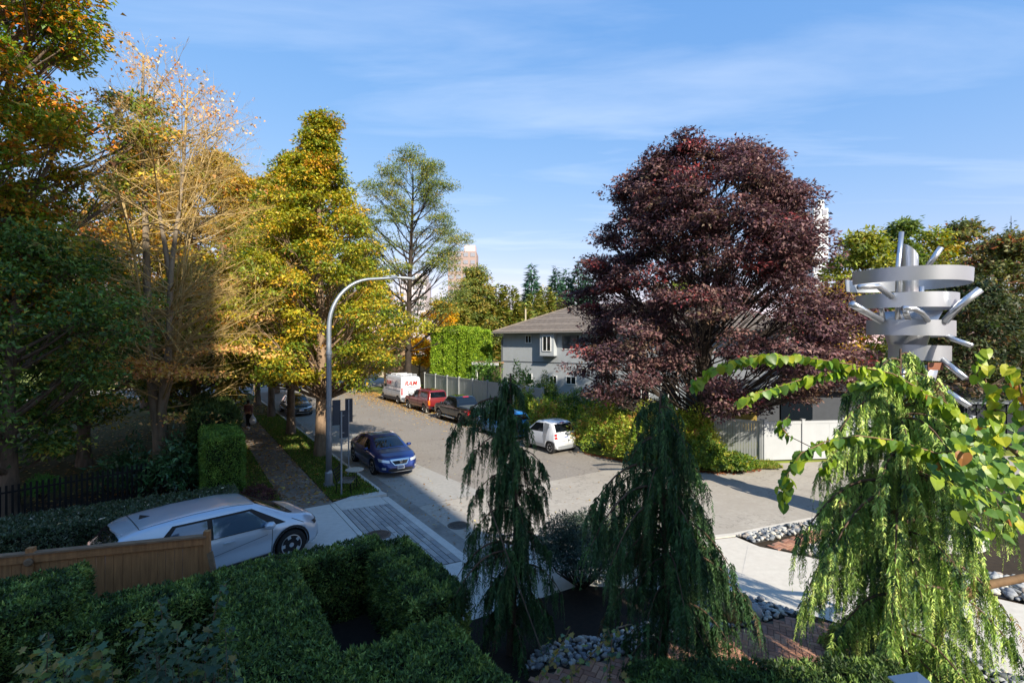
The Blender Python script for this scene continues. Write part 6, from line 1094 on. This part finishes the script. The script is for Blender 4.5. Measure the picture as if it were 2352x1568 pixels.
# ---- herringbone brick paving
BR = [mat('brick_%d' % i, h, .85, var=.18, scale=8, bump=.3, bscale=40) for i, h in enumerate(('#a1745c', '#8f6552', '#ab8068', '#957060'))]
BRM = [MB().box((.004, .004, -.05), (.206, .101, .012), bev=.006).mesh('brick', m) for m in BR]
def herring(name, label, poly, ang, cap=300, z=.0):
    o0 = props(poly_sheet(name, poly, z+.004, mat('brick_sand', '#5d5348', .95, var=.2)), kind='structure'); xs, ys = [p[0] for p in poly], [p[1] for p in poly]; cx_, cy_ = sum(xs)/len(xs), sum(ys)/len(ys); a = R(ang); ca, sa = math.cos(a), math.sin(a); w = .105; cells = []
    for i in range(-50, 51):
        for j in range(-50, 51):
            r = (i-j) % 4                                   # one brick of every four cells along a step
            if r == 0: px, py, rot = i*w, j*w, 0
            elif r == 3: px, py, rot = (i+1)*w, j*w, 90
            else: continue
            lx, ly = (px+w, py+w/2) if rot == 0 else (px-w/2, py+w); gx, gy = cx_+lx*ca-ly*sa, cy_+lx*sa+ly*ca
            if in_poly(gx, gy, poly): cells.append((gy, cx_+px*ca-py*sa, cy_+px*sa+py*ca, rot))
    cells.sort(); q = random.Random(4); rest = MB()
    for k, (gy, x, y, rot) in enumerate(cells):
        if k < cap: b_ = link('brick', BRM[q.randrange(4)], o0, (x, y, z+.004+q.uniform(-.002, .003)), (0, 0, a+R(rot)))
        else: rest.box((.004, .004, -.05), (.206, .101, .012), q.randrange(4), Matrix.Translation((x, y, z+.004)) @ Matrix.Rotation(a+R(rot), 4, 'Z'), .006)
    if rest.v: rest.obj('far_bricks', BR, o0, world=False, kind='stuff')
    return o0
herring('brick_path', '', [(-.2, 7.0), (.4, 7.95), (2.7, 8.7), (5.35, 9.62), (6.4, 9.3), (5.2, 7.9), (4.2, 7.2), (2, 6.4)], 64, 300)
herring('brick_pad', '', [(6.75, 13.0), (7.25, 12.62), (8.3, 13.25), (9.9, 14.3), (9.7, 14.5), (8.2, 13.85)], 30, 170)

# ---- trees and plants with large leaves: every leaf a piece of its own
def leaf_shape(kind, m, name='leaf'):
    if kind == 'heart': out = [(0, 0), (.30, -.10), (.50, .12), (.48, .42), (.28, .76), (0, 1.02), (-.28, .76), (-.48, .42), (-.50, .12), (-.30, -.10)]
    else: out = [(0, 0), (.16, .16), (.46, .10), (.34, .38), (.52, .56), (.22, .66), (0, 1.0), (-.22, .66), (-.52, .56), (-.34, .38), (-.46, .10), (-.16, .16)]
    vs = [(x, y, .22*abs(x)-.18*y*y) for x, y in out]+[(0, .45, -.03)]; n = len(out); return MB().add(vs, [(i, (i+1) % n, n) for i in range(n)]).mesh(name, m, True)
def plain_leaf(name, h):
    if name in MAT: return MAT[name]
    m = bpy.data.materials.new(name); m.use_nodes = True; n, l = m.node_tree.nodes, m.node_tree.links; b = n['Principled BSDF']; oi = n.new('ShaderNodeObjectInfo'); hv = n.new('ShaderNodeHueSaturation'); hv.inputs['Color'].default_value = (*hx(h), 1)
    mr = n.new('ShaderNodeMapRange'); l.new(oi.outputs['Random'], mr.inputs['Value']); mr.inputs['To Min'].default_value = .7; mr.inputs['To Max'].default_value = 1.3; l.new(mr.outputs[0], hv.inputs['Value']); l.new(hv.outputs[0], b.inputs['Base Color']); b.inputs['Roughness'].default_value = .42
    t = n.new('ShaderNodeBsdfTranslucent'); l.new(hv.outputs[0], t.inputs['Color']); mx = n.new('ShaderNodeMixShader'); mx.inputs[0].default_value = .45; l.new(b.outputs[0], mx.inputs[1]); l.new(t.outputs[0], mx.inputs[2]); l.new(mx.outputs[0], n['Material Output'].inputs['Surface']); MAT[name] = m; return m
HL = [leaf_shape('heart', plain_leaf('heart_leaf_%d' % i, h)) for i, h in enumerate(('#86a42c', '#a2b833', '#63893a', '#c0c233', '#b0763c'))]
IV = [leaf_shape('lobed', plain_leaf('lobed_leaf_%d' % i, h)) for i, h in enumerate(('#4c6b4a', '#5f7d58', '#7f8f45', '#3c5a42', '#8a7a3c'))]
def dv(u, v, y): return np.array([(u-1176)/1130*y, y, 5.4+(784-v)/1130*y])
class Leafy:
    def __init__(s, root, cap, seed): s.root, s.cap, s.n, s.r, s.extra = root, cap, 0, random.Random(seed), {}
    def leaf(s, p, size, meshes, wts, yaw=None, pitch=None):
        me = s.r.choices(meshes, wts)[0]; L = s.root.location; rot = (pitch if pitch is not None else s.r.uniform(-1.9, -.5), s.r.uniform(-.5, .5), yaw if yaw is not None else s.r.uniform(0, 6.28)); sz = size*s.r.uniform(.75, 1.2)
        if s.n < s.cap:
            o = link('leaf', me, s.root, (p[0]-L.x, p[1]-L.y, p[2]-L.z), rot); o.scale = (sz, sz, sz); s.n += 1
        else: s.extra.setdefault(me.name, (me, []))[1].append((p[0]-L.x, p[1]-L.y, p[2]-L.z, rot, sz))
    def done(s):
        if not s.extra: return
        b = MB(); mats = []
        for k, (me, it) in s.extra.items():
            mats.append(me.materials[0]); sv = [v.co.copy() for v in me.vertices]; sf = [tuple(p.vertices) for p in me.polygons]
            from mathutils import Euler
            for x, y, z, rot, sz in it: M = Matrix.Translation((x, y, z)) @ Euler(rot).to_matrix().to_4x4() @ Matrix.Scale(sz, 4); b.add([M @ v for v in sv], sf, len(mats)-1)
        b.obj('inner_leaves', mats, s.root, world=False, kind='stuff')
def along(pts, n):
    pts = [np.array(p, float) for p in pts]; d = [0]+list(np.cumsum([np.linalg.norm(b-a) for a, b in zip(pts[:-1], pts[1:])])); out = []
    for t in np.linspace(0, d[-1], n): out.append(np.array([np.interp(t, d, [p[c] for p in pts]) for c in range(3)]))
    return out
rb = E('heart_leaf_tree', 'tree with large yellow-green heart-shaped leaves reaching in from the right', 'tree', (6.75, 8.1, 0)); lf = Leafy(rb, 300, 3); segs = []
tr_ = [np.array([6.75, 8.1, -.05]), dv(2165, 1425, 7.9), dv(2205, 1375, 7.8), dv(2270, 1342, 7.7), dv(2370, 1322, 7.6), dv(2520, 1230, 7.0)]
for a, c, r0, r1 in zip(tr_[:-1], tr_[1:], (.09, .08, .075, .065, .06), (.08, .075, .065, .06, .05)): segs.append((a, c, r0, r1))
hub = dv(2440, 1130, 6.2); segs.append((tr_[-1], hub, .07, .05)); hub2 = dv(2300, 1010, 6.6); pool = [hub2]; segs.append((hub, hub2, .045, .03))
BRN = [([(2290, 1010), (2150, 915), (2050, 858), (1950, 836), (1850, 820), (1760, 815), (1680, 826), (1625, 855), (1600, 885)], 4.1, 52, .115, (3, 4, 2, 1, 0)), ([(2000, 845), (1930, 850), (1850, 868), (1780, 890), (1720, 908), (1700, 920)], 4.15, 26, .10, (3, 3, 3, .5, 0)), ([(2150, 915), (2090, 880), (2030, 868), (1960, 880)], 4.3, 22, .11, (4, 3, 3, 0, 0)),
       ([(2290, 1010), (2200, 945), (2160, 915), (2120, 905)], 4.0, 16, .11, (2, 4, 1, 2, 1)), ([(2250, 1060), (2150, 1040), (2050, 1010), (1970, 1000), (1900, 1012), (1840, 1040), (1808, 1090), (1805, 1150)], 4.3, 40, .11, (4, 3, 4, .5, 0)), ([(1900, 1012), (1920, 1050), (1890, 1080)], 4.3, 9, .10, (4, 3, 3, 0, 0)), ([(1810, 1000), (1790, 975), (1812, 955)], 4.2, 5, .09, (1, 1, 4, 0, 0)),
       ([(2290, 1010), (2285, 940), (2262, 870), (2248, 800)], 3.1, 17, .095, (1, 3, .3, 4, .5)), ([(2360, 960), (2340, 880), (2318, 838)], 3.0, 9, .10, (1, 2, 1, 3, 2))]
for pts, y, n, sz, wts in BRN:
    y *= (1.50 if pts[0] == (2250, 1060) else 1.70); sz *= 1.12; n = int(n*2.1); P = [dv(u, v, y) for u, v in pts]; P[0] = P[0] if pts[0] != (2290, 1010) else hub2*.35+P[0]*.65
    near_ = min(pool, key=lambda q: float(np.sum((q-P[0])**2))); segs.append((near_, P[0], .006, .006)); pool += along(P, 12)
    for k, (a, c) in enumerate(zip(P[:-1], P[1:])): segs.append((a, c, .009*(1-k/len(P))+.003, .009*(1-(k+1)/len(P))+.003))
    for k, q in enumerate(along(P, n)):
        q = q+np.array([lf.r.uniform(-.03, .03), lf.r.uniform(-.06, .06), lf.r.uniform(-.02, .015)]); lf.leaf(q, sz, HL, wts, yaw=lf.r.choice((0, math.pi))+lf.r.uniform(-.9, .9), pitch=lf.r.uniform(-1.7, -.7))
        if lf.r.random() < .55: lf.leaf(q+np.array([lf.r.uniform(-.05, .05), .05, -.05]), sz, HL, (3, 2, 4, .3, 0))
for k in range(460):                                        # the leafy mass at the right edge, layered
    u, v = lf.r.uniform(2130, 2440), lf.r.triangular(940, 1260, 1060); 
    if u < 2130+(abs(v-1080)*.75): continue
    y = lf.r.uniform(5.2, 7.0); lf.leaf(dv(u, v, y), .125, HL, (3, 1.5, 6, .6, .15), yaw=lf.r.uniform(-.8, .8)+math.pi, pitch=lf.r.uniform(-1.2, -.2))
for k in range(26): a = hub+np.array([lf.r.uniform(-.5, .2), lf.r.uniform(-1, .2), lf.r.uniform(-.5, .5)]); segs.append((hub, (hub+a)/2+np.array([0, 0, .1]), .012, .008)); segs.append(((hub+a)/2+np.array([0, 0, .1]), a, .008, .003))
seg_obj('trunk', segs, mat('smooth_bark', '#7a6046', .8, var=.3, scale=6), rb, 8); lf.done()
# climber and young shoots at the bottom left
def shooty(label, stems, y, seed, n_low, box, wts, cap, size=.10):
    p0 = dv(box[0]*.5+box[2]*.5, 1568, y); root = E('leafy_shrub', label, 'shrub', (p0[0], p0[1], 0)); L = Leafy(root, cap, seed); sg = []
    for pts in stems:
        P = [dv(u, v, y) for u, v in pts]; P = [np.array([P[0][0], P[0][1]+.1, .0])]+P
        for k, (a, c) in enumerate(zip(P[:-1], P[1:])): sg.append((a, c, .009, .006))
        for q in along(P[1:], max(5, int(7*len(P)))): L.leaf(q+np.array([L.r.uniform(-.04, .04), L.r.uniform(-.04, .04), 0]), size*.85, IV, wts, pitch=L.r.uniform(-.9, .1))
    for k in range(n_low):
        u, v = L.r.uniform(box[0], box[2]), L.r.triangular(box[1], box[3], box[3]-20); yy = y+L.r.uniform(-.5, .5); q = dv(u, v, yy); L.leaf(q, size, IV, wts, pitch=L.r.uniform(-.9, .2))
        if k % 9 == 0: sg.append((np.array([q[0], q[1]+.15, 0.0]), q, .006, .003))
    seg_obj('stems', sg, BARK, root, 5); L.done()
shooty('leafy shrub with tall single shoots in front of the dark yew hedge', [[(470, 1500), (490, 1420), (505, 1360), (520, 1340)], [(365, 1500), (375, 1440), (370, 1390), (362, 1376)]], 5.4, 11, 330, (300, 1400, 545, 1590), (4, 3, 1, 3, .3), 220)
shooty('scraggly leafy shrub with yellowing leaves at the bottom left', [[(105, 1568), (110, 1500), (112, 1450)], [(190, 1568), (195, 1520), (215, 1460), (225, 1445)], [(230, 1568), (236, 1490)]], 5.3, 12, 200, (50, 1465, 265, 1590), (2, 2, 4, 1, 2.5), 180)
shooty('thin bare-stemmed seedling with brownish leaves over the river stones', [[(1240, 1560), (1290, 1480), (1310, 1440)], [(1400, 1560), (1405, 1470), (1395, 1440)], [(1300, 1560), (1360, 1500), (1420, 1440), (1450, 1432)]], 6.0, 13, 26, (1220, 1440, 1460, 1570), (.5, 1, 2, .5, 4), 80, .085)

# ---- fallen leaves and grass: nobody could count these
def litter(name, label, gen, n, seed, palette, size, z=.012):
    rng = np.random.default_rng(seed); P = gen(rng, n); n = len(P); P[:, 2] += z+rng.random(n)*.012; N = nrm(np.array([0, 0, 1.])+rng.normal(0, .28, (n, 3))); D = rng.normal(0, 1, (n, 3))*[1, 1, .15]; L = size*(.6+.8*rng.random(n)); props(leaf_obj(name, P, D, N, L, L*.75, pal(rng, palette, n, 1), LEAF), label, 'fallen leaves', kind='stuff')
def strip(e0, e1, s0, s1, z, pw=1.0):
    def g(rng, n): e = e0+(e1-e0)*rng.random(n); s = s0+(s1-s0)*rng.random(n)**pw; return np.stack([EX*e-EY*s, EY*e+EX*s, np.full(n, z)], 1)
    return g
LIT = [('#8a6a3a', 3), ('#a37d45', 3), ('#6d4f2c', 3), ('#b5a05a', 2), ('#7a5a40', 2)]
litter('fallen_leaves', 'brown and yellow leaves scattered over pavement and verge', strip(1.7, 5.9, 17.2, 48, 0), 9000, 1, LIT, .10)
litter('fallen_leaves', 'brown leaves lying under the park trees', strip(-16, .4, 18.5, 45, -.01), 9000, 2, LIT, .12)
litter('fallen_leaves', 'golden leaves drifted along the kerb under the parked trucks', lambda rng, n: (lambda e, s: np.stack([EX*e-EY*s, EY*e+EX*s, np.full(n, ROADZ+.01)], 1))(17.6-np.abs(rng.normal(0, 1.7, n)), 26+27*rng.random(n)**.7), 9000, 3, [('#c9a860', 3), ('#b08e4c', 3), ('#a5783c', 2)], .11)
litter('fallen_leaves', 'few leaves blown along the left gutter and under the blue saloon', lambda rng, n: (lambda e, s: np.stack([EX*e-EY*s, EY*e+EX*s, np.full(n, ROADZ+.012)], 1))(6.1+np.abs(rng.normal(0, 1.0, n)), 10.5+36*rng.random(n)), 800, 4, LIT, .07)
litter('fallen_leaves', 'stray leaves scattered over the middle of the street', strip(6.3, 17, 12, 50, ROADZ+.008), 700, 8, LIT, .08)
litter('fallen_leaves', 'leaves lying on top of the low hedge behind the silver hatchback', strip(-4.5, 1.2, 16.0, 17.4, .93), 130, 5, [('#c9b59a', 3), ('#b09468', 2), ('#d6c9b0', 2)], .10)
litter('fallen_leaves', 'reddish leaves along the edge of the shrub border', lambda rng, n: (lambda t: np.stack([3.55+7.0*t, np.interp(t, [0, .38, .72, 1], [24.2, 21.55, 20.55, 21.1])+rng.normal(0, .14, n), np.full(n, ROADZ+.012)], 1))(rng.random(n)), 1500, 6, [('#8a4a30', 3), ('#a0673c', 2), ('#6d4a34', 2)], .10)
def grass(label, gen, n, seed, palette, h):
    rng = np.random.default_rng(seed); P = gen(rng, n); n = len(P); D = np.array([0, 0, 1.])+rng.normal(0, .35, (n, 3)); N = nrm(rng.normal(0, 1, (n, 3))); L = h*(.5+.9*rng.random(n)); props(leaf_obj('grass', P, D, N, L, L*.22, pal(rng, palette, n//20+1, 20)[:n], LEAF), label, 'grass', kind='stuff')
GR = [('#4c6424', 3), ('#5f7a2c', 3), ('#3b501f', 2), ('#77803a', 1)]
grass('short grass of the verge between pavement and kerb', strip(4.2, 5.88, 17.4, 40, -.005, 1.4), 26000, 1, GR, .09); grass('grass strip between pavement and cedar hedge', strip(1.75, 2.78, 17.0, 34, -.005, 1.3), 9000, 2, GR, .09)
grass('rough grass at the road edge beside the white fence', lambda rng, n: np.stack([8.2+3.4*rng.random(n), 21.0+1.1*rng.random(n), np.full(n, -.03)], 1), 7000, 3, [('#7c8a3a', 3), ('#938a48', 2), ('#5f7a2c', 2)], .16)
